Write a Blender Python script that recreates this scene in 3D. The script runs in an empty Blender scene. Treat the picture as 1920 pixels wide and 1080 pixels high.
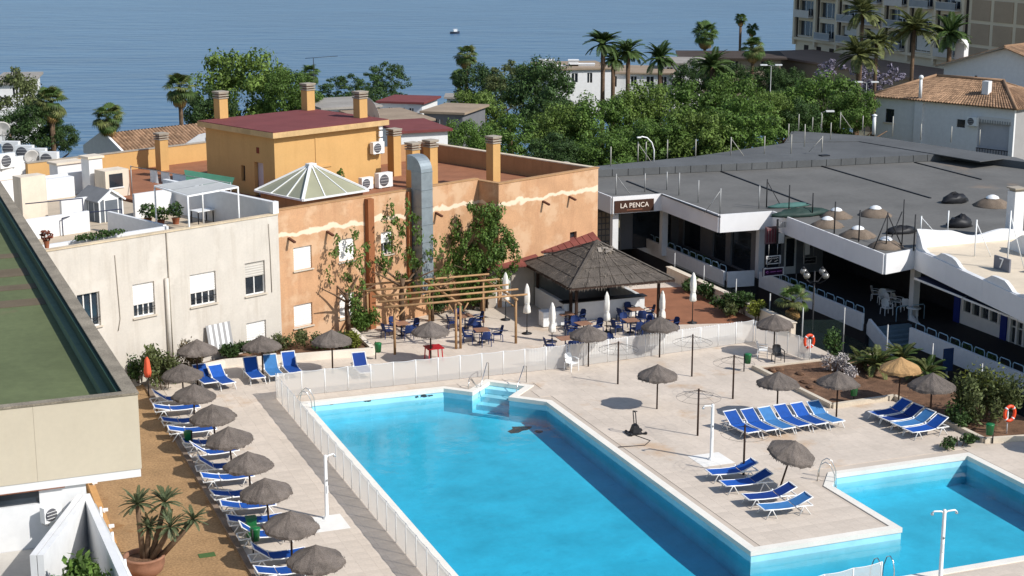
import bpy, math, random
from mathutils import Vector, Matrix, geometry
random.seed(7)
R = math.radians
scene = bpy.context.scene
C = scene.collection

# ---------------------------------------------------------------- camera
FPX, PITCH, CAMH = 3033.0, R(13.18), 23.0
cam_data = bpy.data.cameras.new('camera')
cam_data.sensor_width = 36.0
cam_data.lens = 36.0 * FPX / 1920.0
cam_data.clip_start = 0.5
cam_data.clip_end = 60000
cam = bpy.data.objects.new('camera', cam_data)
C.objects.link(cam)
cam.location = (0, 0, CAMH)
cam.rotation_euler = (R(90) - PITCH, 0, 0)
scene.camera = cam

# ---------------------------------------------------------------- sky, sun, exposure
SUN_EL = R(40.5)
SUN_DIR = Vector((.87, -.49, 0)).normalized()          # towards the sun, on plan
world = bpy.data.worlds.new('World')
scene.world = world
world.use_nodes = True
wn = world.node_tree.nodes
sky = wn.new('ShaderNodeTexSky')
sky.sky_type = 'NISHITA'
sky.sun_disc = False
sky.sun_elevation = SUN_EL
sky.sun_rotation = math.atan2(SUN_DIR.x, SUN_DIR.y)
sky.air_density = 1.0
sky.dust_density = 0.6
sky.ozone_density = 1.5
world.node_tree.links.new(sky.outputs[0], wn['Background'].inputs[0])
wn['Background'].inputs[1].default_value = 0.13
sd = bpy.data.lights.new('sun', 'SUN')
sd.energy = 4.6
sd.angle = R(.53)
sd.color = (1, .97, .925)
so = bpy.data.objects.new('sun', sd)
C.objects.link(so)
so.rotation_euler = (Vector((SUN_DIR.x * math.cos(SUN_EL), SUN_DIR.y * math.cos(SUN_EL), math.sin(SUN_EL)))).to_track_quat('Z', 'Y').to_euler()
scene.view_settings.view_transform = 'Standard'
scene.view_settings.look = 'None'
scene.view_settings.exposure = 0.10
scene.view_settings.gamma = 1.0
scene.cycles.max_bounces = 6
scene.cycles.transparent_max_bounces = 12
scene.cycles.caustics_reflective = False
scene.cycles.caustics_refractive = False

# ---------------------------------------------------------------- survey: picture measurements turned into ground positions
_c, _s = math.cos(PITCH), math.sin(PITCH)
def ray(px, py):
    u = (px - 960) / FPX; v = (540 - py) / FPX
    return Vector((u, _c + v * _s, -_s + v * _c))
def gr(px, py, z=0.0):
    r = ray(px, py); t = (z - CAMH) / r.z
    return Vector((r.x * t, r.y * t, z))
def at(px, py, Y):
    r = ray(px, py); t = Y / r.y
    return Vector((r.x * t, Y, CAMH + r.z * t))
# two building grids: P = pool grid (x along the pool's short side, y away), K = apartment block grid
PO = Vector((-9.808, 73.970, 0)); PA = R(21.0)
KO = Vector((-12.566, 83.778, 0)); KA = R(44.7)
def grid(o, a):
    ca, sa = math.cos(a), math.sin(a)
    return lambda x, y, z=0.0: Vector((o.x + x * ca - y * sa, o.y + x * sa + y * ca, z))
PW = grid(PO, PA)
KW = grid(KO, KA)
def ungrid(v, o, a):
    d = v - o; ca, sa = math.cos(a), math.sin(a)
    return Vector((d.x * ca + d.y * sa, -d.x * sa + d.y * ca, v.z))
def PL(px, py, z=0.0): return ungrid(gr(px, py, z), PO, PA)
def KL(px, py, z=0.0): return ungrid(gr(px, py, z), KO, KA)

# ---------------------------------------------------------------- mesh helpers
class MB:
    def __init__(s): s.v = []; s.f = []; s.m = []; s.sm = []
    def add(s, vs, fs, mi=0, smooth=False):
        b = len(s.v); s.v += [tuple(v) for v in vs]
        for f in fs:
            s.f.append(tuple(i + b for i in f)); s.m.append(mi); s.sm.append(smooth)
        return s
    def box(s, x0, x1, y0, y1, z0, z1, mi=0):
        return s.add([(x0,y0,z0),(x1,y0,z0),(x1,y1,z0),(x0,y1,z0),(x0,y0,z1),(x1,y0,z1),(x1,y1,z1),(x0,y1,z1)],
                     [(0,3,2,1),(4,5,6,7),(0,1,5,4),(1,2,6,5),(2,3,7,6),(3,0,4,7)], mi)
    def cb(s, x, y, z, w, d, h, mi=0): return s.box(x-w/2, x+w/2, y-d/2, y+d/2, z, z+h, mi)
    def bar(s, p, q, w, h=None, mi=0, up=(0,0,1)):
        p = Vector(p); q = Vector(q); h = h or w
        d = (q - p).normalized(); u = Vector(up)
        if abs(d.dot(u)) > .98: u = Vector((0,1,0))
        sx = d.cross(u).normalized() * w / 2; sy = sx.cross(d).normalized() * h / 2
        vs = [p-sx-sy, p+sx-sy, p+sx+sy, p-sx+sy, q-sx-sy, q+sx-sy, q+sx+sy, q-sx+sy]
        return s.add(vs, [(0,1,2,3),(4,7,6,5),(0,4,5,1),(1,5,6,2),(2,6,7,3),(3,7,4,0)], mi)
    def path(s, pts, r, n=8, mi=0, cap=True):
        pts = [Vector(p) for p in pts]; rs = r if isinstance(r, (list, tuple)) else [r] * len(pts)
        b = []; N = len(pts); up = None
        for i, p in enumerate(pts):
            d = (pts[min(i+1,N-1)] - pts[max(i-1,0)]).normalized()
            if up is None: up = Vector((0,0,1)) if abs(d.z) < .9 else Vector((1,0,0))
            x = d.cross(up).normalized(); up = x.cross(d).normalized()
            for k in range(n):
                t = 2 * math.pi * k / n
                b.append(p + (x * math.cos(t) + up * math.sin(t)) * rs[i])
        fs = []
        for i in range(N-1):
            for k in range(n):
                k2 = (k+1) % n
                fs.append((i*n+k, i*n+k2, (i+1)*n+k2, (i+1)*n+k))
        if cap: fs += [tuple(range(n-1,-1,-1)), tuple((N-1)*n+k for k in range(n))]
        return s.add(b, fs, mi, True)
    def tube(s, p, q, r0, r1=None, n=8, mi=0): return s.path([p, q], [r0, r1 if r1 is not None else r0], n, mi)
    def lathe(s, prof, n=16, c=(0,0,0), mi=0, jit=None, smooth=True):
        vs = []
        for i, (r, z) in enumerate(prof):
            for k in range(n):
                t = 2 * math.pi * k / n
                rr, zz = (r, z) if jit is None else jit(i, k, r, z)
                vs.append((c[0] + rr * math.cos(t), c[1] + rr * math.sin(t), c[2] + zz))
        fs = [(i*n+k, i*n+(k+1)%n, (i+1)*n+(k+1)%n, (i+1)*n+k) for i in range(len(prof)-1) for k in range(n)]
        return s.add(vs, fs, mi, smooth)
    def prism(s, poly, z0, z1, mi=0, holes=()):
        loops = [[Vector((x, y, 0)) for x, y in poly]] + [[Vector((x, y, 0)) for x, y in h] for h in holes]
        flat = [p for l in loops for p in l]; n = len(flat)
        tris = geometry.tessellate_polygon(loops)
        vs = [(p.x, p.y, z1) for p in flat] + [(p.x, p.y, z0) for p in flat]
        fs = []
        for t in tris:
            a, b, c = (flat[i] for i in t)
            t = tuple(t) if (b-a).cross(c-a).z > 0 else tuple(reversed(t))
            fs.append(t); fs.append(tuple(i + n for i in reversed(t)))
        k = 0
        for l in loops:
            for i in range(len(l)):
                j = (i+1) % len(l)
                fs.append((k+i, k+i+n, k+j+n, k+j))
            k += len(l)
        return s.add(vs, fs, mi)
    def sph(s, c, r, sc=(1,1,1), n=10, mi=0):
        prof = [(max(.001, math.sin(math.pi*i/(n//2+2))) * r, -math.cos(math.pi*i/(n//2+2)) * r) for i in range(n//2+3)]
        b = len(s.v); s.lathe(prof, n, (0,0,0), mi)
        for i in range(b, len(s.v)):
            v = s.v[i]; s.v[i] = (v[0]*sc[0]+c[0], v[1]*sc[1]+c[1], v[2]*sc[2]+c[2])
        return s
    def quad(s, a, b, c, d, mi=0): return s.add([a,b,c,d], [(0,1,2,3)], mi)
    def mesh(s, name, mats):
        me = bpy.data.meshes.new(name)
        me.from_pydata(s.v, [], s.f)
        mats = mats if isinstance(mats, (list, tuple)) else [mats]
        for m in mats: me.materials.append(m)
        me.polygons.foreach_set('material_index', s.m)
        me.polygons.foreach_set('use_smooth', s.sm)
        me.update()
        return me
    def build(s, name, mats, parent=None, loc=None, rz=0): return link(name, s.mesh(name, mats), parent, loc, rz)
def link(name, me, parent=None, loc=None, rz=0, sc=None):
    o = bpy.data.objects.new(name, me); C.objects.link(o)
    if parent: o.parent = parent
    if loc is not None: o.location = loc
    if rz: o.rotation_euler = (0, 0, rz) if not isinstance(rz, (tuple, list)) else rz
    if sc: o.scale = sc if isinstance(sc, (tuple, list)) else (sc, sc, sc)
    return o
def tag(o, label=None, cat=None, group=None, kind=None):
    if label: o['label'] = label
    if cat: o['category'] = cat
    if group: o['group'] = group
    if kind: o['kind'] = kind
    return o
def thing(name, label, cat, loc=(0,0,0), rz=0, group=None):
    return tag(link(name, None, None, loc, rz), label, cat, group)
def copytree(o, parent=None, loc=None, rz=None, label=None):
    c = o.copy(); C.objects.link(c); c.parent = parent
    if loc is not None: c.location = loc
    if rz is not None: c.rotation_euler = rz if isinstance(rz, (tuple, list)) else (0, 0, rz)
    if label: c['label'] = label
    for ch in KIDS.get(o.name, ()):
        copytree(ch, c)
    return c
KIDS = {}
def kids(o):
    """remember a prototype's parts so that copytree can follow them"""
    for ob in list(C.objects):
        if ob.parent: KIDS.setdefault(ob.parent.name, [])
        if ob.parent and ob not in KIDS[ob.parent.name]: KIDS[ob.parent.name].append(ob)
    return o
def struct(name, mb, m, frame='P'):
    o = mb.build(name, m)
    if frame == 'P': o.location = PO; o.rotation_euler.z = PA
    elif frame == 'K': o.location = KO; o.rotation_euler.z = KA
    return tag(o, kind='structure')

# ---------------------------------------------------------------- materials
def srgb(r, g, b):
    f = lambda c: (c/255/12.92) if c/255 <= .04045 else ((c/255+.055)/1.055)**2.4
    return (f(r), f(g), f(b))
MATS = {}
def mat(name, col, rough=.8, var=.12, scale=2.0, metal=0.0, spec=.25, streak=0.0, streak_col=None, isl=0.0, obr=0.0,
        bump=0.0, bscale=20, trans=0.0, patch=None, patch_col=None, patch_scale=.6, fine=0.0):
    if name in MATS: return MATS[name]
    m = bpy.data.materials.new(name); m.use_nodes = True
    nt = m.node_tree; N = nt.nodes; L = nt.links.new
    b = N['Principled BSDF']
    b.inputs['Roughness'].default_value = rough
    b.inputs['Metallic'].default_value = metal
    b.inputs['Specular IOR Level'].default_value = spec
    tc = N.new('ShaderNodeTexCoord')
    def noise(sc, vec=None, detail=4, rgh=.6):
        n = N.new('ShaderNodeTexNoise'); n.inputs['Scale'].default_value = sc
        n.inputs['Detail'].default_value = detail; n.inputs['Roughness'].default_value = rgh
        L(vec or tc.outputs['Object'], n.inputs['Vector']); return n.outputs['Fac']
    def ramp(fac, lo, hi, a=0.0, bb=1.0):
        r = N.new('ShaderNodeMapRange'); r.inputs[1].default_value = lo; r.inputs[2].default_value = hi
        r.inputs[3].default_value = a; r.inputs[4].default_value = bb; L(fac, r.inputs[0]); return r.outputs[0]
    def mix(fac, a, c, mode='MIX'):
        x = N.new('ShaderNodeMix'); x.data_type = 'RGBA'; x.blend_type = mode
        for sock, val in ((x.inputs[0], fac), (x.inputs[6], a), (x.inputs[7], c)):
            if hasattr(val, 'links') or isinstance(val, bpy.types.NodeSocket): L(val, sock)
            elif isinstance(val, (int, float)): sock.default_value = val
            else: sock.default_value = (*val, 1)
        return x.outputs[2]
    lo = tuple(c * (1 - var) for c in col); hi = tuple(min(1, c * (1 + var)) for c in col)
    cur = mix(ramp(noise(scale), .3, .7), lo, hi)
    if fine:
        f = noise(scale * 14, detail=3)
        cur = mix(1.0, cur, mix(ramp(f, .3, .7), (1 - fine,) * 3, (1 + fine * .6,) * 3), 'MULTIPLY')
    if streak:
        mp = N.new('ShaderNodeMapping'); mp.inputs['Scale'].default_value = (1.3, 1.3, .12)
        L(tc.outputs['Object'], mp.inputs['Vector'])
        f = noise(1.6, mp.outputs[0], 6, .7)
        cur = mix(ramp(f, .5, .75, 0, streak), cur, streak_col or tuple(c * .45 for c in col))
    if patch:
        f = noise(patch_scale, detail=6, rgh=.65)
        cur = mix(ramp(f, patch, patch + .1), cur, patch_col)
    if isl:
        g = N.new('ShaderNodeNewGeometry')
        cur = mix(1.0, cur, mix(g.outputs['Random Per Island'], (1 - isl,) * 3, (1 + isl,) * 3), 'MULTIPLY')
    if obr:
        g = N.new('ShaderNodeObjectInfo')
        cur = mix(1.0, cur, mix(g.outputs['Random'], (1 - obr,) * 3, (1 + obr,) * 3), 'MULTIPLY')
    L(cur, b.inputs['Base Color'])
    if trans:
        t = N.new('ShaderNodeBsdfTranslucent'); L(cur, t.inputs['Color'])
        ms = N.new('ShaderNodeMixShader'); ms.inputs[0].default_value = trans
        L(b.outputs[0], ms.inputs[1]); L(t.outputs[0], ms.inputs[2]); L(ms.outputs[0], N['Material Output'].inputs['Surface'])
    if bump:
        bp = N.new('ShaderNodeBump'); bp.inputs['Strength'].default_value = bump; bp.inputs['Distance'].default_value = .03
        L(noise(bscale), bp.inputs['Height']); L(bp.outputs[0], b.inputs['Normal'])
    MATS[name] = m
    return m
WHITE = mat('white paint', (.71, .705, .69), .6, .05, 3)
WHITEP = mat('white plastic', (.80, .80, .78), .35, .03, 3, spec=.5)
CREAM = mat('cream render', srgb(199, 191, 179), .9, .06, .7, streak=.42, streak_col=srgb(160, 146, 128), fine=.05, patch=.53, patch_col=srgb(206, 198, 186), patch_scale=.5)
ORANGE = mat('orange render', srgb(193, 150, 113), .9, .12, .8, streak=.45, streak_col=srgb(160, 114, 84), fine=.10, patch=.50, patch_col=srgb(202, 166, 132), patch_scale=.5)
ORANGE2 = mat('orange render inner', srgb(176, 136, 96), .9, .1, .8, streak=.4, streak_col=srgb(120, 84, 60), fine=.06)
YELLOW = mat('ochre render', srgb(199, 158, 102), .9, .06, .6, streak=.2, streak_col=srgb(170, 128, 72), fine=.04)
DARKM = mat('dark metal', (.018, .018, .02), .5, .2, 4)
STEEL = mat('stainless steel', (.62, .62, .60), .25, .06, 4, metal=1.0)
GALV = mat('galvanised steel', (.27, .31, .33), .5, .12, 3, metal=.45)
GREYM = mat('grey post', (.33, .33, .32), .5, .15, 4, metal=.3)
CONC = mat('concrete', srgb(160, 150, 135), .9, .18, 1.2, fine=.12, streak=.2)
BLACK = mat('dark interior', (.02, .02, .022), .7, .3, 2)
GLASS = mat('window glass', (.025, .032, .04), .08, .3, 1.5, spec=.9)
ROOFGREY = mat('grey roof membrane', srgb(104, 102, 98), .85, .16, .25, fine=.10, patch=.60, patch_col=srgb(134, 118, 102), patch_scale=.11)
ROOFDK = mat('dark grey roof', srgb(92, 93, 93), .85, .16, .3, fine=.08)
DARKRED = mat('oxide red roof paint', srgb(116, 62, 60), .85, .12, .7, fine=.08)
TERRA = mat('terracotta floor', srgb(146, 98, 71), .85, .15, .8, fine=.10, isl=.1)
TILE = mat('clay roof tile', srgb(150, 120, 94), .9, .22, .8, isl=.30, fine=.1)
BLUEF = mat('blue sling fabric', srgb(24, 76, 154), .75, .12, 3, obr=.22)
NAVYF = mat('navy sling fabric', srgb(22, 56, 126), .75, .08, 3, obr=.1)
FADEDF = mat('faded blue sling fabric', srgb(62, 118, 172), .75, .12, 3, obr=.06)
THATCH = mat('weathered heather thatch', srgb(106, 97, 90), .95, .28, 2.2, fine=.40, obr=.10, bump=.8, bscale=26)
THATCHT = mat('fresh straw thatch', srgb(176, 140, 96), .95, .2, 2.2, fine=.3, bump=.8, bscale=26)
WOODD = mat('dark stained pole', srgb(58, 42, 34), .8, .2, 3)
WOODL = mat('pale timber', srgb(168, 132, 94), .8, .18, 3, fine=.12, obr=.1)
GREENP = mat('green bin plastic', (.008, .13, .035), .4, .1, 3, spec=.5)
TRUNK = mat('bark', srgb(104, 84, 66), .95, .3, 4, fine=.25)
LEAF = mat('leaf green', (.105, .178, .034), .6, .2, .5, isl=.55, trans=.3, obr=.12)
LEAFD = mat('leaf dark green', (.050, .092, .024), .6, .2, .5, isl=.5, trans=.2, obr=.1)
LEAFY = mat('leaf yellow green', (.17, .19, .03), .6, .2, .5, isl=.5, trans=.3)
LEAFO = mat('leaf olive', (.10, .12, .04), .65, .2, .5, isl=.5, trans=.2)
PALM = mat('palm frond green', (.070, .115, .028), .55, .2, .5, isl=.4, trans=.2, obr=.18)
PALMY = mat('washingtonia frond', (.13, .145, .045), .55, .25, .5, isl=.45, trans=.2, obr=.2)
DRYF = mat('dry frond', srgb(150, 118, 72), .8, .2, 1, isl=.3)

# ================================================================ SETTING: terrain, sea, street, deck, pool
def terrain_z(x, y):
    if y < 128: return -1.62
    t = min(1, (y - 128) / 130.0)
    z = -1.62 - 15.5 * t * t * (3 - 2 * t)
    if x > 30: z += min(1, (x - 30) / 25) * 6.0 * t          # the shore stands higher on the right
    return z if y < 262 else -19.5
mb = MB(); xs = [-600, -300, -150, -90, -60, -40, -20, 0, 20, 40, 60, 80, 110, 150, 300, 600]
ys = [-60, 0, 60, 100, 128] + list(range(140, 262, 10)) + [264]
for y in ys:
    for x in xs: mb.v.append((x, y, terrain_z(x, y)))
W_ = len(xs)
for j in range(len(ys)-1):
    for i in range(W_-1):
        mb.f.append((j*W_+i, j*W_+i+1, (j+1)*W_+i+1, (j+1)*W_+i)); mb.m.append(0); mb.sm.append(True)
ground = struct('ground', mb, mat('dry earth and scrub', srgb(120, 112, 88), .95, .3, .15, fine=.25, patch=.5, patch_col=(.05, .075, .025), patch_scale=.1), None)

SEA_Z = -17.0
m = bpy.data.materials.new('sea water'); m.use_nodes = True
N = m.node_tree.nodes; L = m.node_tree.links.new; b = N['Principled BSDF']
b.inputs['Roughness'].default_value = .28; b.inputs['IOR'].default_value = 1.33
tc = N.new('ShaderNodeTexCoord')
mp = N.new('ShaderNodeMapping'); mp.inputs['Scale'].default_value = (.012, .05, 1); L(tc.outputs['Object'], mp.inputs['Vector'])
n1 = N.new('ShaderNodeTexNoise'); n1.inputs['Scale'].default_value = 1.2; n1.inputs['Detail'].default_value = 6; L(mp.outputs[0], n1.inputs['Vector'])
mx = N.new('ShaderNodeMix'); mx.data_type = 'RGBA'; mx.inputs[6].default_value = (.034, .095, .180, 1); mx.inputs[7].default_value = (.050, .125, .220, 1)
mr = N.new('ShaderNodeMapRange'); mr.inputs[1].default_value = .35; mr.inputs[2].default_value = .65; L(n1.outputs['Fac'], mr.inputs[0])
L(mr.outputs[0], mx.inputs[0]); L(mx.outputs[2], b.inputs['Base Color'])
n2 = N.new('ShaderNodeTexNoise'); n2.inputs['Scale'].default_value = .22; n2.inputs['Detail'].default_value = 5
mp2 = N.new('ShaderNodeMapping'); mp2.inputs['Scale'].default_value = (.35, 1, 1); L(tc.outputs['Object'], mp2.inputs['Vector']); L(mp2.outputs[0], n2.inputs['Vector'])
bp = N.new('ShaderNodeBump'); bp.inputs['Strength'].default_value = 1.0; bp.inputs['Distance'].default_value = .75
L(n2.outputs['Fac'], bp.inputs['Height']); L(bp.outputs[0], b.inputs['Normal'])
mb = MB(); mb.quad((-30000, 150, SEA_Z), (30000, 150, SEA_Z), (30000, 45000, SEA_Z), (-30000, 45000, SEA_Z))
struct('sea', mb, m, None)

ASPH = mat('asphalt', (.055, .055, .058), .9, .2, .6, fine=.15)
mb = MB(); mb.box(27.0, 46, -42, 30, -1.7, -1.60)
struct('street', mb, ASPH)

# pool outline in the pool grid (x, y = away)
POOL = [(0,0),(6.9,0),(8.0,-1.1),(9.4,.3),(10.8,-1.1),(9.4,-2.5),(10.8,-3.9),(10.8,-23.75),(17.3,-23.75),(17.3,-18.8),(18.2,-17.65),(24.8,-17.65),(24.8,-27.7),(0,-27.7)]
def offset(poly, d):
    out = []; n = len(poly)
    for i in range(n):
        p0, p1, p2 = (Vector(poly[(i+k) % n]) for k in (-1, 0, 1))
        e1 = (p1-p0).normalized(); e2 = (p2-p1).normalized()
        n1_ = Vector((-e1.y, e1.x)); n2_ = Vector((-e2.y, e2.x))
        k = (n1_+n2_); k = k / max(.3, (1 + n1_.dot(n2_)))
        out.append((p1.x + k.x*d, p1.y + k.y*d))
    return out
def inside(x, y, poly):
    c = False; n = len(poly)
    for i in range(n):
        x0, y0 = poly[i]; x1, y1 = poly[(i+1) % n]
        if (y0 > y) != (y1 > y) and x < (x1-x0)*(y-y0)/(y1-y0)+x0: c = not c
    return c
COPE = offset(POOL, .32)
DECKO = [(-6.55,-36),(-6.55,6.6),(22,21),(28.2,21),(28.2,-2.5),(30.6,-2.5),(30.6,-36)]
DECKM = mat('beige paving', srgb(201, 187, 171), .85, .10, .35, fine=.07, patch=.57, patch_col=srgb(189, 164, 138), patch_scale=.30, isl=.05)
mb = MB(); mb.prism(DECKO, -1.65, -.012, 0, [COPE])
deck = struct('pool_deck', mb, mat('paving bed', srgb(192, 178, 162), .9, .1, .4))
BED = [(22.9,-2.5),(30.5,-2.5),(30.5,-17.0),(26.6,-16.3),(26.6,-9.5),(23.1,-9.5)]
BED2 = [(-6.5,6.3),(-2.4,7.9),(5.4,7.3),(5.4,11.5),(-6.5,7)]
# paving slabs: the 300 that show largest are pieces of their own, the rest one mesh
T = .6; cells = []
for i in range(-11, 51):
    for j in range(-60, 34):
        x0, y0 = i*T, j*T; cx, cy = x0+T/2, y0+T/2
        cs = [(x0,y0),(x0+T,y0),(x0,y0+T),(x0+T,y0+T)]
        if not all(inside(x, y, DECKO) for x, y in cs): continue
        if any(inside(x, y, COPE) for x, y in cs+[(cx,cy)]) or any(inside(x, y, BED) for x, y in cs): continue
        w = PW(cx, cy); fw = w.y*_c + CAMH*_s; sx = 960+FPX*w.x/fw; sy = 540 - FPX*(w.y*_s - CAMH*_c)/fw
        if -60 < sx < 1980 and -50 < sy < 1130: cells.append((w.length, cx, cy, 0 < sx < 1920 and sy < 1080))
cells.sort()
mb = MB(); mb.box(-T/2+.0018, T/2-.0018, -T/2+.0018, T/2-.0018, -.02, .004)
slab = mb.mesh('paving_slab', mat('beige paving slab', srgb(201, 187, 171), .85, .08, .6, fine=.08, obr=.05))
big = [c for c in cells if c[3]][:300]; bigs = set(big)
for c in big: link('paving_slab', slab, deck, (c[1], c[2], 0))
mb = MB()
for c in cells:
    if c not in bigs: mb.box(c[1]-T/2+.0018, c[1]+T/2-.0018, c[2]-T/2+.0018, c[2]+T/2-.0018, -.02, .004)
tag(mb.build('paving', DECKM, deck), kind='stuff')
mb = MB(); n = len(POOL); IN = offset(POOL, -.03)
mb.prism(COPE, -.16, .03, 0, [IN])
mb.build('pool_coping', mat('white pool coping', srgb(226, 220, 208), .7, .06, 1, fine=.05), deck)

# basin
PPAINT = mat('pool paint with caustics', (.36, .72, .82), .7, .16, .45, patch=.62, patch_col=(.31, .67, .79), patch_scale=.9, fine=.025)  # soft mottling in the paint stands in for caustic light on the floor
mb = MB()
def floor_z(x, y):
    a = -y
    if x > 10.8 and a < 24: return -1.25
    return -1.15 - .10*min(1, max(0, a)/5.5) - .30*min(1, max(0, a-5.5)/14)
top = [(x, y, -.1) for x, y in POOL]; bot = [(x, y, -2.0) for x, y in POOL]
mb.add(top+bot, [(i, i+n, (i+1) % n + n, (i+1) % n) for i in range(n)])
gx = [-.3, 2, 4, 6, 8, 10, 11.1]; gy = [.6, 0, -2, -5.5, -8, -11, -14, -17, -19.5, -24, -28]
for i in range(len(gx)-1):
    for j in range(len(gy)-1):
        q = [(gx[i],gy[j+1]),(gx[i+1],gy[j+1]),(gx[i+1],gy[j]),(gx[i],gy[j])]
        mb.add([(x, y, floor_z(x, y)) for x, y in q], [(0,1,2,3)], 0, True)
mb.add([(11.1,-28,-1.55),(25,-28,-1.45),(25,-17,-1.25),(17,-17,-1.25),(17.0,-23.5,-1.4),(11.1,-23.5,-1.55)], [(0,1,2,3,4,5)])
basin = struct('pool_basin', mb, PPAINT)
for k in range(4):
    t0 = 1.98 - .5*(k+1); t1 = 1.98
    u = Vector((.7071, .7071)); c0 = Vector((8.7, -1.8))
    w = Vector((.7071, -.7071))
    pts = [c0 + u*t0 - w*.97, c0 + u*t0 + w*.97, c0 + u*t1 + w*.97, c0 + u*t1 - w*.97]
    mb = MB(); mb.prism([(p.x, p.y) for p in pts], -1.3, -.2 - .27*k - .002*k); mb.build('step', PPAINT, basin)
# worn patches and fittings on the basin
DKP = mat('bare dark plaster', (.03, .05, .06), .8, .3, 3)
def blot(px, py, w, h, seed, floor=False):
    rn = random.Random(seed); n_ = 13
    pts = [(math.cos(k*2*math.pi/n_)*w*rn.uniform(.45,1.1), math.sin(k*2*math.pi/n_)*h*rn.uniform(.4,1.15)) for k in range(n_)]
    mb = MB()
    if floor:
        c = PL(px, py, -1.24); z = floor_z(c.x, c.y)+.012
        mb.prism([(c.x+x, c.y+y) for x, y in pts], z-.008, z); mb.build('floor_patch', DKP, basin)
    else:
        r = ray(px, py); ca, sa = math.cos(PA), math.sin(PA)
        t_ = (-PO.x*sa+PO.y*ca)/(-r.x*sa+r.y*ca); v = ungrid(Vector((r.x*t_, r.y*t_, CAMH+r.z*t_)), PO, PA)
        mb.prism([(v.x+x, v.z+y) for x, y in pts], 0, .006); mb.v = [(a, -.002-c_, b_) for a, b_, c_ in mb.v]; mb.f = [tuple(reversed(f)) for f in mb.f]
        mb.build('paint_loss_patch', DKP, basin)
for k, a in enumerate(((622,757,.13,.06),(690,751,.28,.09),(702,748,.14,.05),(782,744,.12,.07),(794,742,.25,.10),(806,742,.2,.05))): blot(*a, k)
blot(975, 806, .75, .55, 11, True); blot(1010, 810, .3, .25, 12, True)

# water: clear, absorbing, with a reflecting rippled surface
m = bpy.data.materials.new('pool water'); m.use_nodes = True
N = m.node_tree.nodes; L = m.node_tree.links.new; N.remove(N['Principled BSDF'])
tr = N.new('ShaderNodeBsdfTransparent'); tr.inputs[0].default_value = (.97, .99, 1, 1)
gl = N.new('ShaderNodeBsdfGlossy'); gl.inputs['Roughness'].default_value = .06
fr = N.new('ShaderNodeFresnel'); fr.inputs['IOR'].default_value = 1.25
ms = N.new('ShaderNodeMixShader'); L(fr.outputs[0], ms.inputs[0]); L(tr.outputs[0], ms.inputs[1]); L(gl.outputs[0], ms.inputs[2])
tc = N.new('ShaderNodeTexCoord'); nn = N.new('ShaderNodeTexNoise'); nn.inputs['Scale'].default_value = 1.5; nn.inputs['Detail'].default_value = 4
L(tc.outputs['Object'], nn.inputs['Vector'])
bp = N.new('ShaderNodeBump'); bp.inputs['Strength'].default_value = .26; bp.inputs['Distance'].default_value = .06
L(nn.outputs['Fac'], bp.inputs['Height']); L(bp.outputs[0], gl.inputs['Normal']); L(bp.outputs[0], fr.inputs['Normal'])
L(ms.outputs[0], N['Material Output'].inputs['Surface'])
va = N.new('ShaderNodeVolumeAbsorption'); va.inputs['Color'].default_value = (.10, .83, .915, 1); va.inputs['Density'].default_value = .62
L(va.outputs[0], N['Material Output'].inputs['Volume'])
mb = MB(); mb.prism(offset(POOL, .02), -1.59, -.43)
struct('pool_water', mb, m)

mb = MB(); mb.prism([(24.0,16.2),(28.0,15.6),(28.0,6.0),(23.0,7.3)], -.02, .008)
struct('terracotta_terrace', mb, TERRA)
GRAVEL = mat('ochre bark mulch', srgb(162, 129, 91), .95, .16, .8, fine=.35, patch=.6, patch_col=srgb(136, 98, 60), patch_scale=.5, bump=.6, bscale=30)
mb = MB(); mb.prism([(-11.0,-36),(-11.0,-4),(-10.4,2.5),(-6.8,6.2),(-6.8,-36)], -1.6, -.004)
struct('mulch_bed', mb, GRAVEL)
mb = MB(); mb.box(-30, -11.25, -36, -8, -1.6, -.006)
struct('service_path', mb, mat('grey patio paving', srgb(190, 184, 174), .9, .08, .6, fine=.05))
SOIL = mat('brown garden soil', srgb(112, 84, 64), .95, .4, 1.4, fine=.45, bump=.8, bscale=12, patch=.58, patch_col=srgb(150, 116, 88), patch_scale=.8)
mb = MB(); mb.prism(BED, -.05, .06); struct('garden_soil', mb, SOIL)
mb = MB(); mb.prism([(-6.3,6.25),(-2.4,7.85),(5.3,7.3),(5.3,11.6),(.9,10.0),(-6.3,6.9)], -.05, .25); struct('planter_soil', mb, SOIL)
mb = MB(); mb.box(-6.82, -6.6, -36, 5.5, -.05, .10); struct('kerb', mb, mat('weathered kerb', srgb(128, 112, 98), .9, .2, 1.5, fine=.15))
def kerb_line(pts, w, h, m_, name='planter_kerb'):
    mb = MB()
    for p, q in zip(pts, pts[1:]): mb.bar((p[0], p[1], h/2-.02), (q[0], q[1], h/2-.02), w, h, 0)
    return struct(name, mb, m_)
kerb_line([(22.9,-2.4),(23.05,-9.6),(26.65,-9.4),(26.6,-16.4),(30.5,-17.1)], .22, .24, mat('pale kerb', srgb(205, 192, 172), .85, .1, 1, fine=.08))
kerb_line([(30.5,-2.4),(22.8,-2.4)], .22, .16, MATS['pale kerb'])
kerb_line([(-6.4,6.2),(-2.4,7.75),(5.4,7.2),(5.5,11.6)], .25, .42, mat('white planter wall', srgb(222, 212, 196), .85, .08, 1, fine=.05))

# ================================================================ POOLSIDE
ORD = ['first','second','third','fourth','fifth','sixth','seventh','eighth','ninth','tenth','eleventh','twelfth','thirteenth','fourteenth','fifteenth','sixteenth','seventeenth','eighteenth','nineteenth','twentieth']
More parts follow.
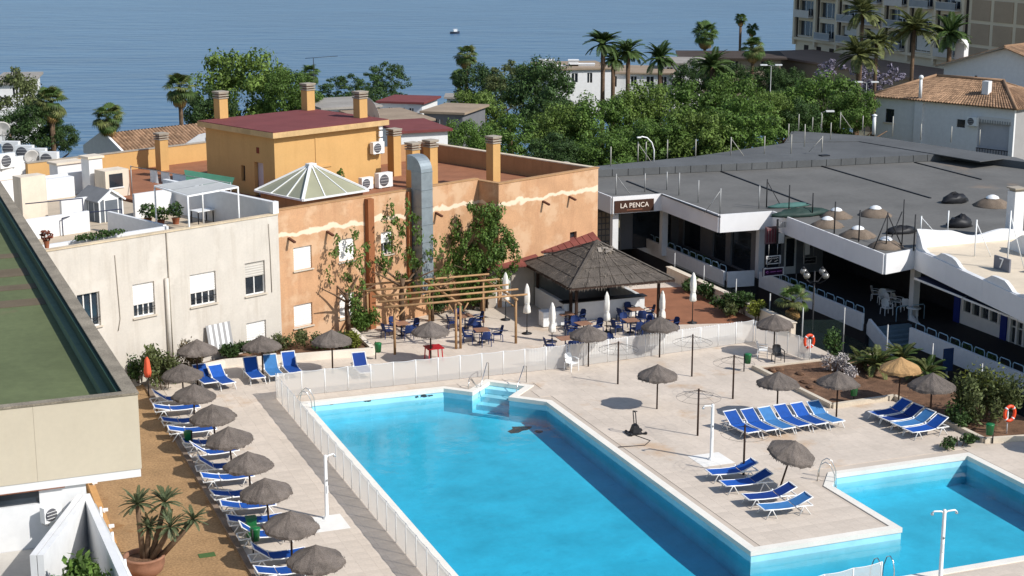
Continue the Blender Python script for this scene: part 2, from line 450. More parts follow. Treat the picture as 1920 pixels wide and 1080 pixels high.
# ---- pool safety fence
m = bpy.data.materials.new('fence mesh cloth'); m.use_nodes = True
N = m.node_tree.nodes; L = m.node_tree.links.new; b = N['Principled BSDF']
b.inputs['Base Color'].default_value = (.80, .77, .72, 1); b.inputs['Roughness'].default_value = .8
tl = N.new('ShaderNodeBsdfTranslucent'); tl.inputs[0].default_value = (.80, .76, .70, 1)
m1 = N.new('ShaderNodeMixShader'); m1.inputs[0].default_value = .45; L(b.outputs[0], m1.inputs[1]); L(tl.outputs[0], m1.inputs[2])
tr = N.new('ShaderNodeBsdfTransparent'); m2 = N.new('ShaderNodeMixShader'); m2.inputs[0].default_value = .70
L(tr.outputs[0], m2.inputs[1]); L(m1.outputs[0], m2.inputs[2]); L(m2.outputs[0], N['Material Output'].inputs['Surface'])
MESHC = m
def mesh_fence(label, pts, h=1.25, step=1.2):
    f = thing('pool_fence', label, 'fence', PW(*pts[0]), PA, 'mesh pool fences')
    o = Vector(pts[0])
    pm = MB(); pm.tube((0,0,0), (0,0,h), .024, n=6); pm = pm.mesh('fence_post', WHITEP)
    posts = []
    for p, q in zip(pts, pts[1:]):
        p = Vector(p); q = Vector(q); n = max(1, round((q-p).length/step)); d = (q-p)/n
        for i in range(n):
            posts.append(p+d*i)
        mb = MB(); l = d.length; k = 5
        vs = []; 
        for i in range(k+1):
            t = i/k; s = -.045*math.sin(math.pi*t)
            x = .02+(l-.04)*t
            vs += [(x, .0, .03), (x, .0, h+s-.01), (x, .006, h+s-.01), (x, .006, .03)]
        fs = []
        for i in range(k):
            a = i*4; fs += [(a, a+4, a+5, a+1)]
        mb.add([v for v in vs], fs)
        me = mb.mesh('mesh_panel', MESHC); ang = math.atan2(d.y, d.x)
        hm = MB(); hm.path([vs[i*4+1] for i in range(k+1)], .014, 4)
        hme = hm.mesh('hem', WHITE)
        for i in range(n):
            pp = p+d*i-o
            po = link('mesh_panel', me, f, (pp.x, pp.y, 0), ang)
            link('hem', hme, po)
        posts.append(q)
    seen = []
    for p in posts:
        if any((p-s).length < .1 for s in seen): continue
        seen.append(p); link('fence_post', pm, f, (p.x-o.x, p.y-o.y, 0))
    return f
mesh_fence('translucent mesh fence along the left side of the large pool', [(-1.15,1.35),(-1.1,-26.8)])
mesh_fence('translucent mesh fence behind the far end of the large pool', [(-1.05,1.38),(14.0,1.25)])
mesh_fence('translucent mesh fence between the bare frames and the bar terrace', [(14.15,1.25),(25.5,2.35)])
mesh_fence('sagging mesh fence run beside the dark armchair and lifebuoy', [(25.6,2.3),(26.3,-2.2)], 1.2, 1.0)
mesh_fence('short mesh fence at the bottom edge beside the ladder', [(9.9,-28.3),(13.6,-27.95)], .85, 1.1)
# ---- white picket fence in front of the bar terrace
pf = thing('picket_fence', 'low white picket fence in front of the bar tables', 'fence', PW(12.3, 2.1), PA)
mb = MB(); mb.add([(-.04,-.012,.08),(.04,-.012,.08),(.04,-.012,.9),(0,-.012,.98),(-.04,-.012,.9),(-.04,.012,.08),(.04,.012,.08),(.04,.012,.9),(0,.012,.98),(-.04,.012,.9)],
    [(0,1,2,3,4),(9,8,7,6,5),(0,5,6,1),(1,6,7,2),(2,7,8,3),(3,8,9,4),(4,9,5,0)])
pk = mb.mesh('picket', WHITEP)
for i in range(82): link('picket', pk, pf, (i*.16, i*.16*.09, 0), .09)
for z in (.28, .72):
    mb = MB(); mb.bar((-.1,.03,z),(13.1,1.2,z),.03,.06); mb.build('rail', WHITEP, pf)

# ---- thatched parasols
def parasol(canopy_mat, seed, droop=.0):
    rnd = random.Random(seed)
    t = link('thatched_parasol', None)
    mb = MB(); mb.tube((0,0,-.02),(0,0,2.12),.042,.036,8); mb.build('pole', WOODD, t)
    n = 40; jr = [rnd.uniform(-.035,.03) for _ in range(n)]; jz = [rnd.uniform(-.05,.02) for _ in range(n)]
    prof = [(.02,2.24),(.10,2.19),(.34,2.06),(.62,1.92),(.86,1.79),(1.0,1.69),(1.02,1.60),(.99,1.60),(.84,1.73),(.6,1.86),(.32,1.99),(.05,2.08)]
    def jit(i, k, r, z):
        w = r * (1 + .8*jr[k]) if i in (5, 6, 7) else r
        ph_ = ((k/n*8) % 1 - .5)*math.pi/4
        w *= 1 - .75*(1 - math.cos(math.pi/8)/math.cos(ph_)) if i not in (0, 1) else 1
        sag = -.045 * (r/1.0) * (1 - abs(math.cos(math.pi*k/n*8)))      # cloth dips between the eight ribs
        lump = .012*math.sin(k*2.7+i*1.9+seed) * r
        return w, z + sag + lump + (jz[k] if i in (6, 7) else 0) + droop*r*math.cos(2*math.pi*k/n)
    mb = MB(); mb.lathe(prof, n, jit=jit, smooth=False)
    can = mb.build('canopy', canopy_mat, t)
    fm = MB()
    for k in range(90):
        a = rnd.uniform(0, 2*math.pi); r = 1.0+rnd.uniform(-.02,.02); l = rnd.uniform(.04,.12); w = rnd.uniform(.01,.03)
        p = Vector((r*math.cos(a), r*math.sin(a), 1.62+droop*math.cos(a))); s = Vector((-math.sin(a), math.cos(a), 0))*w
        q = p + Vector((math.cos(a)*rnd.uniform(-.02,.05), math.sin(a)*rnd.uniform(-.02,.05), -l))
        fm.add([p-s, p+s, q], [(0,1,2)])
    tag(fm.build('fringe', canopy_mat, can), kind='stuff')
    rm = MB(); rm.tube((0,0,2.0),(.98,0,1.64),.012,.01,5); rme = rm.mesh('rib', DARKM)
    for k in range(8): link('rib', rme, t, (0,0,0), k*math.pi/4)
    return t
def proto_done(o): kids(o); return o
PAR = [proto_done(parasol(THATCH, s, d)) for s, d in ((1,0),(2,.03),(3,-.03))]
PART = proto_done(parasol(THATCHT, 9))
used = set()
def place(proto, loc, rz, label, cat, group):
    if proto.name in used: o = copytree(proto)
    else: o = proto; used.add(proto.name)
    o.location = loc; o.rotation_euler = rz if isinstance(rz, tuple) else (0, 0, rz)
    if cat == 'sun lounger': o.scale = (1.06, 1.08, 1.05)
    return tag(o, label, cat, group)
rnd = random.Random(4)
def put_parasol(x, y, label, k=None, tilt=(0,0), p=None, sc=1.0):
    o = place(p or PAR[(k if k is not None else rnd.randrange(3))], PW(x, y), (R(tilt[0]), R(tilt[1]), rnd.uniform(0, 6)), label, 'parasol', 'thatched parasols')
    o.scale = (sc, sc, sc)
LEFTROW = [(-5.25,-22.6),(-5.3,-19.2),(-5.3,-15.6),(-5.32,-12.4),(-5.36,-8.95),(-5.4,-5.6),(-5.75,-2.2),(-5.6,1.3),(-4.3,5.0)]
for i, (x, y) in enumerate(LEFTROW):
    put_parasol(x, y, 'grey thatched parasol, %s from the bottom in the left row by mulch bed' % ORD[i], i % 3, (rnd.uniform(-3,3), rnd.uniform(-3,3)), sc=1.04 if i == 8 else 1.0)
put_parasol(-1.0, 5.0, 'grey thatched parasol over the loungers in front of the cream building hedge')
put_parasol(2.5, 4.6, 'grey thatched parasol between the hedge and the yellow-green shrub', sc=1.03)
put_parasol(7.8, 4.75, 'grey thatched parasol beside the red table in front of the pergola')
put_parasol(15.15, 1.1, 'grey thatched parasol above the white plastic chair at the mesh fence')
put_parasol(19.35, 1.35, 'grey thatched parasol at the mesh fence near the terracotta terrace')
put_parasol(25.2, -.4, 'grey thatched parasol above the dark armchair by the lifebuoy')
put_parasol(15.25, -6.75, 'small peaked thatched parasol alone on the paving beside the large pool', 0, sc=.98)
put_parasol(19.85, -9.97, 'grey thatched parasol over the right half of the row of six loungers')
put_parasol(22.5, -10.85, 'grey thatched parasol at the garden kerb beside the green bin')
put_parasol(26.55, -9.9, 'straw coloured thatched parasol in the garden bed corner', p=PART)
put_parasol(26.0, -13.2, 'grey thatched parasol over the four loungers beside the large shrub', sc=1.08)
put_parasol(15.2, -18.25, 'tilted thatched parasol over the loungers on the paved peninsula', 1, (13, -9))
put_parasol(29.2, -19.0, 'thatched parasol by the small pool that only shows its shadow')

# ---- bare parasol frames
t = link('bare_parasol_frame', None)
mb = MB(); mb.tube((0,0,-.02),(0,0,2.2),.045,.042,8); mb.build('pole', WOODD, t)
mb = MB(); mb.tube((0,0,2.15),(1.0,0,1.78),.0055,n=4); rme = mb.mesh('rib', DARKM)
for k in range(8): link('rib', rme, t, (0,0,0), k*math.pi/4)
mb = MB()
for rr, zz in ((1.0,1.78),(.62,1.92)): mb.path([(rr*math.cos(k*math.pi/12), rr*math.sin(k*math.pi/12), zz) for k in range(25)], .0055, 4, cap=False)
mb.build('ring', DARKM, t)
kids(t)
for x, y, l in ((15.24,-2.35,'bare wire parasol frame nearest the white plastic chair'),(19.3,-2.45,'bare wire parasol frame at the far row beside the mesh fence'),
                (19.38,-6.6,'bare wire parasol frame nearest the garden bed corner'),(15.2,-11.0,'bare wire parasol frame just behind the white shower column'),
                (14.6,-16.3,'bare wire parasol frame standing behind the peninsula loungers')):
    place(t, PW(x, y), rnd.uniform(0,1), l, 'parasol frame', 'bare parasol frames')

# ---- sun loungers: local x from foot (-) to head (+)
def lounger(fab, back):
    t = link('sun_lounger', None); bw = .33
    hx, hz = .28, .36
    ex, ez = hx + .72*math.cos(R(back)), hz + .72*math.sin(R(back))
    def sling(pts, sag):
        mb = MB(); n = 6; vs = []
        for (x, z) in pts:
            for k in range(n+1):
                y = -bw+.02 + (2*bw-.04)*k/n
                vs.append((x, y, z - sag*math.sin(math.pi*k/n)))
        m_ = len(pts); top = [(i*(n+1)+k, (i+1)*(n+1)+k, (i+1)*(n+1)+k+1, i*(n+1)+k+1) for i in range(m_-1) for k in range(n)]
        c = len(vs); low = [(x, y, z-.02) for x, y, z in vs]
        mb.add(vs+low, [tuple(reversed(f)) for f in top] + [tuple(i+c for i in f) for f in top], 0, True)
        return mb
    sling([(-.98,.37),(-.8,.36),(-.4,.335),(0,.335),(hx-.02,hz)], .02).build('seat_sling', fab, t)
    sling([(hx+.01,hz+.01),(hx+.25*math.cos(R(back)),hz+.25*math.sin(R(back))-.01),(hx+.5*math.cos(R(back)),hz+.5*math.sin(R(back))),(ex,ez+.01)], .02).build('backrest_sling', fab, t)
    for s in (-1, 1):
        mb = MB(); mb.path([(-1.0,s*bw,.36),(-.8,s*bw,.35),(-.4,s*bw,.325),(0,s*bw,.325),(hx,s*bw,.35),(.62,s*bw,.35),(.95,s*bw,.33)], .024, 6); mb.build('side_rail', WHITEP, t)
        mb = MB(); mb.path([(hx,s*(bw-.01),hz),(ex,s*(bw-.01),ez)], .022, 6); mb.build('back_rail', WHITEP, t)
        mb = MB(); mb.path([(-.94,s*(bw+.03),0),(-.74,s*bw,.31),(-.70,s*bw,.335),(-.66,s*bw,.31),(-.5,s*(bw+.03),0)],.022,5); mb.build('leg', WHITEP, t)
        mb = MB(); mb.path([(.40,s*(bw+.03),0),(.57,s*bw,.31),(.60,s*bw,.335),(.64,s*bw,.31),(.86,s*(bw+.03),0)],.022,5); mb.build('leg', WHITEP, t)
        mb = MB(); mb.sph((hx,s*(bw+.03),hz+.01), .05, n=8); mb.build('hinge', WHITEP, t)
    for x_, z_ in ((-1.0,.36),(ex,ez),(.95,.33)): MB().bar((x_,-bw,z_),(x_,bw,z_),.045,.04).build('cross_bar', WHITEP, t)
    return kids(t)
LG = {}
def put_lounger(x, y, ang, label, fab=BLUEF, back=12, group='sun loungers'):
    key = (fab.name, back)
    if key not in LG: LG[key] = lounger(fab, back)
    place(LG[key], PW(x, y, .004), PA + R(ang), label, 'sun lounger', group)
# left row: two under each parasol, heads to the kerb
for i, (x, y) in enumerate(LEFTROW[:8]):
    for s, w in ((-1, 'nearer'), (1, 'farther')):
        put_lounger(-5.72 + rnd.uniform(-.08,.08) - (.35 if i > 5 else 0), y + s*.74 - .15 + rnd.uniform(-.08,.08), 180 + rnd.uniform(-5,5),
            '%s blue lounger under the %s parasol from the bottom, left row' % (w, ORD[i]), BLUEF, 14 if (i*2+s) % 3 else 38, 'sun loungers in the left row')
put_lounger(-3.95, 4.9, 97, 'blue lounger under the parasol at the far end of the left row', BLUEF, 38)
put_lounger(-3.2, 4.5, 100, 'blue lounger in the sun beside the far end parasol of the left row', BLUEF, 38)
put_lounger(-1.5, 4.9, 92, 'blue lounger with raised back, leftmost in front of the hedge', BLUEF, 58)
put_lounger(-.5, 5.0, 90, 'faded blue lounger with raised back, middle one in front of the hedge', FADEDF, 58)
put_lounger(.5, 5.2, 90, 'bright blue lounger with raised back, rightmost in front of the hedge', BLUEF, 58)
put_lounger(3.85, 3.9, 88, 'navy lounger seen through the mesh fence behind the large pool', NAVYF, 50)
# six in a row at the garden bed
for i in range(6):
    put_lounger(17.15 + i*.86, -11.4 + (.12 if i > 2 else 0) - .04*i, 96, 'lounger with raised back, %s from the left of the row of six' % ORD[i], [BLUEF, BLUEF, FADEDF, BLUEF, BLUEF, FADEDF][i], 36)
# four by the shrub
for i in range(4):
    put_lounger(24.72 + .03*i, -11.95 - i*.88, 6, 'lounger, %s from the garden kerb among the four beside the large shrub' % ORD[i], [BLUEF, NAVYF, FADEDF, BLUEF][i], 32)
# peninsula pairs
for i, (x, y, f, l) in enumerate(((13.95,-16.5,BLUEF,'blue lounger, farthest of the four on the paved peninsula'),(13.85,-17.9,BLUEF,'blue lounger, second farthest of the four on the paved peninsula'),
      (13.95,-19.6,NAVYF,'navy lounger in parasol shade, second nearest of the four on the peninsula'),(13.95,-20.8,FADEDF,'faded blue lounger, nearest of the four on the paved peninsula'))):
    put_lounger(x, y, -4, l, f, 24)

# ---- green litter bins on posts
t = link('litter_bin', None)
mb = MB(); mb.tube((0,0,-.02),(0,0,.95),.03,n=6); mb.build('post', DARKM, t)
mb = MB(); mb.lathe([(.02,.42),(.15,.42),(.19,.86),(.2,.88),(.17,.88),(.14,.5),(.01,.5)], 14, (.2,0,0)); bn = mb.build('bucket', GREENP, t)
mb = MB(); mb.lathe([(.2,.885),(.205,.9),(.16,.93),(.0,.94)], 14, (.2,0,0)); mb.build('lid', GREENP, bn)
kids(t)
for x, y, l in ((-6.35,-5.1,'green litter bin on the kerb of the left row, upper one'),(-6.3,-17.3,'green litter bin on the kerb of the left row, near the potted palm'),
    (5.3,6.4,'green litter bin at the end of the white planter wall by the shrub'),(11.8,12.2,'green litter bin behind the pergola tables'),
    (22.2,-2.6,'green litter bin at the far corner of the garden bed'),(24.5,-9.2,'green litter bin at the garden kerb between the two grey parasols'),(26.9,-16.6,'green litter bin at the near corner of the garden bed')):
    place(t, PW(x, y), rnd.uniform(0,6), l, 'litter bin', 'green litter bins')

# ---- showers
def shower(x, y, label, h, arms, rz, pad):
    t = thing('pool_shower', label, 'shower', PW(x, y), PA + rz, 'white pool showers')
    mb = MB(); mb.lathe([(.17,.0),(.17,.03),(.10,.08),(.075,.14),(.065,h),(.05,h+.04),(.0,h+.05)], 12); mb.build('column', WHITEP, t)
    for a in arms:
        c_, s_ = math.cos(a), math.sin(a)
        mb = MB(); mb.path([(0,0,h-.1),(.12*c_,.12*s_,h-.02),(.38*c_,.38*s_,h),(.45*c_,.45*s_,h-.06)], .032, 7); ar = mb.build('shower_arm', WHITEP, t)
        mb = MB(); mb.lathe([(.03,.05),(.06,.0),(.06,-.03),(.0,-.03)], 10, (.45*c_,.45*s_,h-.1)); mb.build('shower_head', STEEL, ar)
    mb = MB(); mb.cb(.0,-.07,h*.42,.07,.05,.3); mb.build('push_valve', WHITEP, t)
    mb = MB(); mb.lathe([(.045,-.0),(.045,.02),(.0,.02)], 10, (0,0,0)); 
    mb.v = [(v[0], -.065-v[2], v[1]+h*.62) for v in mb.v]; mb.build('valve_disc', GREYM, t)
    if pad:
        mb = MB(); mb.box(-pad,pad,-pad,pad,.003,.012); mb.build('base_plate', mat('white shower tray', srgb(226,222,214), .8, .05), t)
    return t
shower(-2.9,-14.9,'tall white shower column beside the left mesh fence',2.55,(0,),0.4,0)
mb = MB(); mb.box(-4.3,-2.3,-16.2,-14.6,.002,.009); struct('shower_tray', mb, mat('white shower tray', srgb(226,222,214), .8, .05))
shower(14.25,-14.1,'white shower column on a pale tray between the pool and the six loungers',2.45,(math.pi,),0,.75)
shower(15.75,-28.4,'white shower column with two arms at the bottom edge of the picture',2.6,(0,math.pi),-.2,0)
# ---- pool lift
t = thing('pool_lift', 'black wheeled pool lift standing beside the large pool edge', 'pool lift', PW(12.8,-9.75), PA)
mb = MB(); mb.box(-.45,.35,-.25,-.18,.03,.08); mb.box(-.45,.35,.18,.25,.03,.08); mb.box(-.5,-.4,-.3,.3,.03,.09); mb.build('base', DARKM, t)
mb = MB(); mb.add([(-.3,-.2,.09),(.15,-.2,.09),(.15,.2,.09),(-.3,.2,.09),(-.2,-.14,.42),(-.02,-.14,.46),(-.02,.14,.46),(-.2,.14,.42)],[(0,3,2,1),(4,5,6,7),(0,1,5,4),(1,2,6,5),(2,3,7,6),(3,0,4,7)]); mb.build('drive_box', DARKM, t)
mb = MB()
for s in (-.13,.13): mb.tube((-.1,s,.4),(-.16,s,1.05),.024,n=6)
mb.tube((-.16,-.13,1.05),(-.16,.13,1.05),.024,n=6); mb.tube((-.16,.13,1.05),(.05,.13,1.0),.024,n=6); mb.build('handle', DARKM, t)
for x in (-.42,.3):
    for s in (-.28,.28):
        mb = MB(); mb.lathe([(.01,-.025),(.07,-.025),(.07,.025),(.01,.025)], 10); mb.v = [(v[0]+x, v[2]+s, v[1]+.07) for v in mb.v]; mb.build('wheel', DARKM, t)
mb = MB(); mb.path([PW(12.6,-10.0,.02)-PO, PW(12.9,-10.9,.02)-PO, PW(12.4,-11.4,.02)-PO, PW(11.2,-11.2,.02)-PO], .018, 5)
tag(mb.build('power_cable', DARKM, None, PO), 'thin dark cable on the paving running from the pool lift to the pool', 'cable')
# ---- ladders and hand rails
def rail(pts, label, name='handrail'):
    mb = MB(); c = Vector(pts[0])
    mb.path([Vector(p)-c for p in pts], .022, 7)
    o = mb.build(name, STEEL, None, PW(*c), PA); return tag(o, label, 'handrail', 'stainless pool handrails')
def ladder(x, y, rz, label):
    t = thing('pool_ladder', label, 'ladder', PW(x, y), PA + rz, 'stainless pool ladders')
    for s in (-.26,.26):
        mb = MB(); mb.path([(s,.62,0),(s,.60,.4),(s,.5,.72),(s,.32,.84),(s,.12,.74),(s,-.06,.35),(s,-.10,-.2),(s,-.10,-1.1)], .022, 7); mb.build('rail', STEEL, t)
    for k in range(3):
        mb = MB(); mb.cb(0,-.11,-.35-.27*k,.5,.08,.03); mb.build('tread', STEEL, t)
ladder(.1,-.55,R(62),'stainless pool ladder at the far left corner of the large pool')
ladder(17.75,-18.2,R(52),'stainless pool ladder at the corner of the small pool and peninsula')
rail([(8.0,-.5,0),(8.1,-.35,.45),(8.3,-.15,.42),(8.55,-.6,-.1),(8.6,-.65,-.4)], 'bent stainless rail left of the pool entry steps')
rail([(9.55,.8,0),(9.55,.8,.85),(9.4,.62,.92),(8.75,-.35,.2),(8.6,-.5,-.3)], 'tall stainless rail on the left of the pool entry steps')
rail([(11.1,-.45,0),(11.1,-.45,.85),(10.9,-.62,.92),(10.2,-1.5,.2),(10.05,-1.65,-.3)], 'tall stainless rail on the right of the pool entry steps')
ladder(13.9,-27.3,R(180),'stainless ladder at the bottom edge beside the short mesh fence')
# ---- lifebuoys
def buoy(loc, label):
    t = thing('lifebuoy', label, 'lifebuoy', loc, PA, 'orange lifebuoys')
    mb = MB(); mb.path([(.27*math.cos(k*math.pi/12),0,1.05+.34*math.sin(k*math.pi/12)) for k in range(25)], .075, 8, cap=False); rg = mb.build('ring', mat('orange plastic', srgb(226,74,34), .45, .05, spec=.5), t)
    for k in range(4):
        a = math.pi/4+k*math.pi/2; mb = MB()
        mb.path([(.27*math.cos(a+d),0,1.05+.34*math.sin(a+d)) for d in (-.1,0,.1)], .079, 8); mb.build('white_band', WHITEP, rg)
    mb = MB(); mb.tube((0,.12,0),(0,.12,1.35),.03,n=6); mb.bar((0,.1,1.3),(0,.0,1.3),.04); mb.build('post', WHITEP, t)
buoy(PW(26.35,-2.0), 'orange lifebuoy hanging on a white post beside the sagging mesh fence')
buoy(PW(28.2,-16.0), 'orange lifebuoy at the right picture edge below the large shrub')
# ---- loose chairs
def armchair(m_, sling=False):
    t = link('armchair', None)
    for x in (-.25,.25):
        for y, dz in ((-.24,.64),(.24,.42)):
            mb = MB(); mb.bar((x*1.05,y*1.08,0),(x,y,dz),.035,.035); mb.build('leg', m_, t)
    mb = MB(); mb.box(-.24,.24,-.25,.22,.40,.435); mb.build('seat', m_, t)
    mb = MB(); vs = []
    for z, y, w in ((.44,.21,.23),(.65,.27,.24),(.84,.32,.21),(.88,.33,.12)):
        for k in range(5): vs.append((w*(k/2-1), y-.06*abs(k/2-1)**2+.02, z))
    nb = len(vs); vs += [(a, b_+.025, c_) for a, b_, c_ in vs]
    fs = [(i*5+k, i*5+k+1, (i+1)*5+k+1, (i+1)*5+k) for i in range(3) for k in range(4)]
    mb.add(vs, fs + [tuple(j+nb for j in reversed(f)) for f in fs], 0, True); mb.build('backrest', m_, t)
    for s in (-1,1):
        mb = MB(); mb.path([(s*.27,-.26,.62),(s*.28,0,.65),(s*.25,.26,.66)], .024, 6); mb.build('armrest', m_, t)
    return kids(t)
CH_W = armchair(WHITEP); CH_K = armchair(mat('black plastic', (.015,.015,.016), .4, .1, spec=.5)); CH_B = armchair(mat('blue rattan', srgb(30,48,92), .6, .2, 8, obr=.15))
place(CH_W, PW(14.05,.75), PA+R(20), 'white plastic armchair standing against the mesh fence', 'chair', None)
place(CH_K, PW(24.7,-1.7), PA+R(-10), 'black plastic armchair under the parasol by the lifebuoy', 'chair', None)
place(CH_W, PW(24.4,-.6), PA+R(60), 'white plastic armchair behind the black armchair by the lifebuoy', 'chair', None)

# ================================================================ BUILDINGS
def wall_panel(x0, x1, z0, z1, holes, y0, y1, skew=None):
    """upright wall slab in local x/z with rectangular openings; y0 front, y1 back"""
    mb = MB()
    hs = [[(a, c), (b_, c), (b_, d), (a, d)] for a, b_, c, d in holes]
    mb.prism([(x0, z0), (x1, z0), (x1, z1), (x0, z1)], 0, y1 - y0, 0, hs)
    mb.v = [(v[0], y0 + v[2], v[1]) for v in mb.v]
    mb.f = [tuple(reversed(f)) for f in mb.f]
    return mb
def turn(mb, f):
    mb.v = [f(*v) for v in mb.v]; return mb
SHUT = mat('white roller shutter', srgb(232, 228, 222), .6, .04, 2)
FRAME = mat('white window frame', srgb(225, 222, 216), .5, .04, 2)
SILL = mat('stone sill', srgb(196, 184, 166), .8, .1, 2)
_slat = {}
def window(root, x0, x1, z0, z1, y, shut=.6, panes=2, bars=True, label=None, shmat=None, parent_name='window'):
    """window in a front wall at local y (wall outside), recessed"""
    w = link(parent_name, MB().box(x0, x1, y+.19, y+.23, z0, z1).mesh('pane_back', GLASS), root)
    t = .05
    for a, b_, c, d in ((x0,x0+t,z0,z1),(x1-t,x1,z0,z1),(x0+t,x1-t,z0,z0+t),(x0+t,x1-t,z1-t,z1)):
        MB().box(a, b_, y+.13, y+.188, c, d).build('frame', FRAME, w)
    for k in range(1, panes):
        x = x0+(x1-x0)*k/panes; MB().box(x-.03, x+.03, y+.135, y+.187, z0+t, z1-t).build('mullion', FRAME, w)
    if shut > 0:
        zs = z1-(z1-z0)*shut; n = max(2, int((z1-zs)/.12)); h = (z1-zs)/n
        rows = []
        for i in range(n): rows += [(z1-h*i, .10), (z1-h*(i+.5), .085)]
        rows += [(zs, .10)]
        mb = MB(); vs = []
        for z, d in rows: vs += [(x0+.01, y+d, z), (x1-.01, y+d, z)]
        m_ = len(vs); vs += [(v[0], y+.12, v[2]) for v in vs]
        fs = [(2*i, 2*i+2, 2*i+3, 2*i+1) for i in range(len(rows)-1)] + [(m_+2*i, m_+2*i+1, m_+2*i+3, m_+2*i+2) for i in range(len(rows)-1)] + [(m_-2, m_*2-2, m_*2-1, m_-1)]
        mb.add(vs, fs); mb.build('shutter', shmat or SHUT, w)
    MB().box(x0-.08, x1+.08, y-.09, y+.12, z0-.07, z0-.005).build('sill', SILL, w)
    if bars:
        MB().bar((x0, y+.02, z0+.42), (x1, y+.02, z0+.42), .03).build('guard_rail', DARKM, w)
        MB().bar((x0, y+.02, z0+.28), (x1, y+.02, z0+.28), .02).build('guard_rail', DARKM, w)
    return w

# ---------------------------------------------------------------- cream building
cb = thing('apartment_building', 'cream rendered two storey building with shuttered windows and roof terrace, left of orange block', 'building', KO, KA)
cwin = [(-11.72,-10.5,3.25,4.95,0,3,True),(-8.65,-7.42,3.27,4.96,.64,4,True),(-5.32,-3.76,3.25,4.92,.6,4,True),(-1.93,-.66,3.25,5.0,.45,2,False),(-1.97,-.72,.25,1.78,1.0,2,False)]
wall_panel(-30, .3, -1.0, 7.3, [w[:4] for w in cwin], 0, .28).build('wall', CREAM, cb)
for w in cwin: window(cb, *w[:4], 0, w[4], w[5], w[6], shmat=mat('grey blind', srgb(190,184,174), .7, .05) if w[4] == .45 else None)
MB().box(-30, .3, -.04, .30, 7.302, 7.38).build('parapet_cap', mat('cap stone', srgb(200,182,154), .9, .15, 1, streak=.3, fine=.1), cb)
MB().box(-30, .02, .285, 27, 5.9, 6.2).build('roof_terrace', mat('pale terrace floor', srgb(186,170,148), .9, .12, .6, fine=.08), cb)
MB().box(-29.9, .0, .6, 26.9, -1.0, 5.89).build('core', BLACK, cb)
MB().box(.02, .30, .29, 10.5, 6.0, 8.0).build('divider_wall', WHITE, cb)
MB().box(-.02, .34, -.03, .26, 7.381, 8.02).build('divider_pier', WHITE, cb)
MB().tube((-6.75,-.09,.2),(-6.75,-.09,5.0),.11,n=10).build('soil_pipe', CREAM, cb)
MB().tube((-6.55,-.05,.2),(-6.6,-.05,7.3),.03,n=6).build('cable', CONC, cb)
MB().path([(-9.55,-.03,6.6),(-9.5,-.03,4.9),(-9.45,-.03,3.4),(-9.6,-.03,2.8)],.018,5).build('cable', CONC, cb)
MB().path([(-.35,-.03,6.9),(-.3,-.03,5.4),(-.28,-.03,3.2)],.018,5).build('cable', CONC, cb)
# terrace division walls
for (x0,x1,y0,y1,z1) in ((-15,-5.4,1.6,1.8,7.25),(-5.6,-5.4,1.8,7.2,7.3),(-15,-6.2,8.0,8.2,7.3),(-2.6,-.2,9.3,9.5,7.6),(-6.2,-2.6,10.9,11.1,7.5),(-14,.2,19.0,19.2,7.5),(-20,.2,26.8,27,7.6)):
    MB().box(x0,x1,y0,y1,6.15,z1).build('terrace_wall', WHITE, cb)
def kthing(name, label, cat, px, py, z, rz=0, group=None):
    v = gr(px, py, z); return thing(name, label, cat, v, KA + rz, group)
# striped awning at the ground floor
t = thing('striped_cloth', 'grey and white striped cloth hanging on the cream wall behind the parasols', 'cloth', KW(-3.9,-.5,.9), KA)
for k in range(9):
    mb = MB(); x = -.75+k*.165
    mb.add([(x,0,.0),(x+.165,0,.0),(x+.165+.05,.35,1.25),(x+.05,.35,1.25),(x,.02,.0),(x+.165,.02,.0),(x+.165+.05,.37,1.25),(x+.05,.37,1.25)],[(0,1,2,3),(7,6,5,4),(0,4,5,1),(2,6,7,3),(0,3,7,4),(1,5,6,2)])
    mb.build('stripe', WHITE if k % 2 else mat('grey stripe', srgb(150,148,146), .8, .05), t)
# roof terrace pergola
pg = thing('steel_pergola', 'white steel pergola with grey cloth on the cream roof terrace', 'pergola', KW(0,0,0), KA)
PGZ = 8.95
ps = [ungrid(gr(352,368,PGZ), KO, KA), ungrid(gr(446,351,PGZ), KO, KA), ungrid(gr(378,335,PGZ), KO, KA), ungrid(gr(290,349,PGZ), KO, KA)]
for p in ps: MB().tube((p.x,p.y,6.2),(p.x,p.y,PGZ),.045,n=6).build('post', WHITEP, pg)
for i in range(4): MB().bar(ps[i], ps[(i+1)%4], .08).build('beam', WHITEP, pg)
m01 = (ps[0]+ps[3])/2; m12 = (ps[1]+ps[2])/2; MB().bar(m01, m12, .06).build('beam', WHITEP, pg)
for a, b_, c, d in ((ps[0],ps[1],m12,m01),(m01,m12,ps[2],ps[3])):
    mb = MB(); q = [v+Vector((0,0,.05)) for v in (a,b_,c,d)]; ce = sum(q, Vector())/4
    q = [v+(ce-v)*.04 for v in q]; mb.add(q+[ce-Vector((0,0,.12))], [(0,1,4),(1,2,4),(2,3,4),(3,0,4)], 0, True); mb.build('shade_cloth', mat('grey shade cloth', srgb(176,176,172), .8, .06), pg)
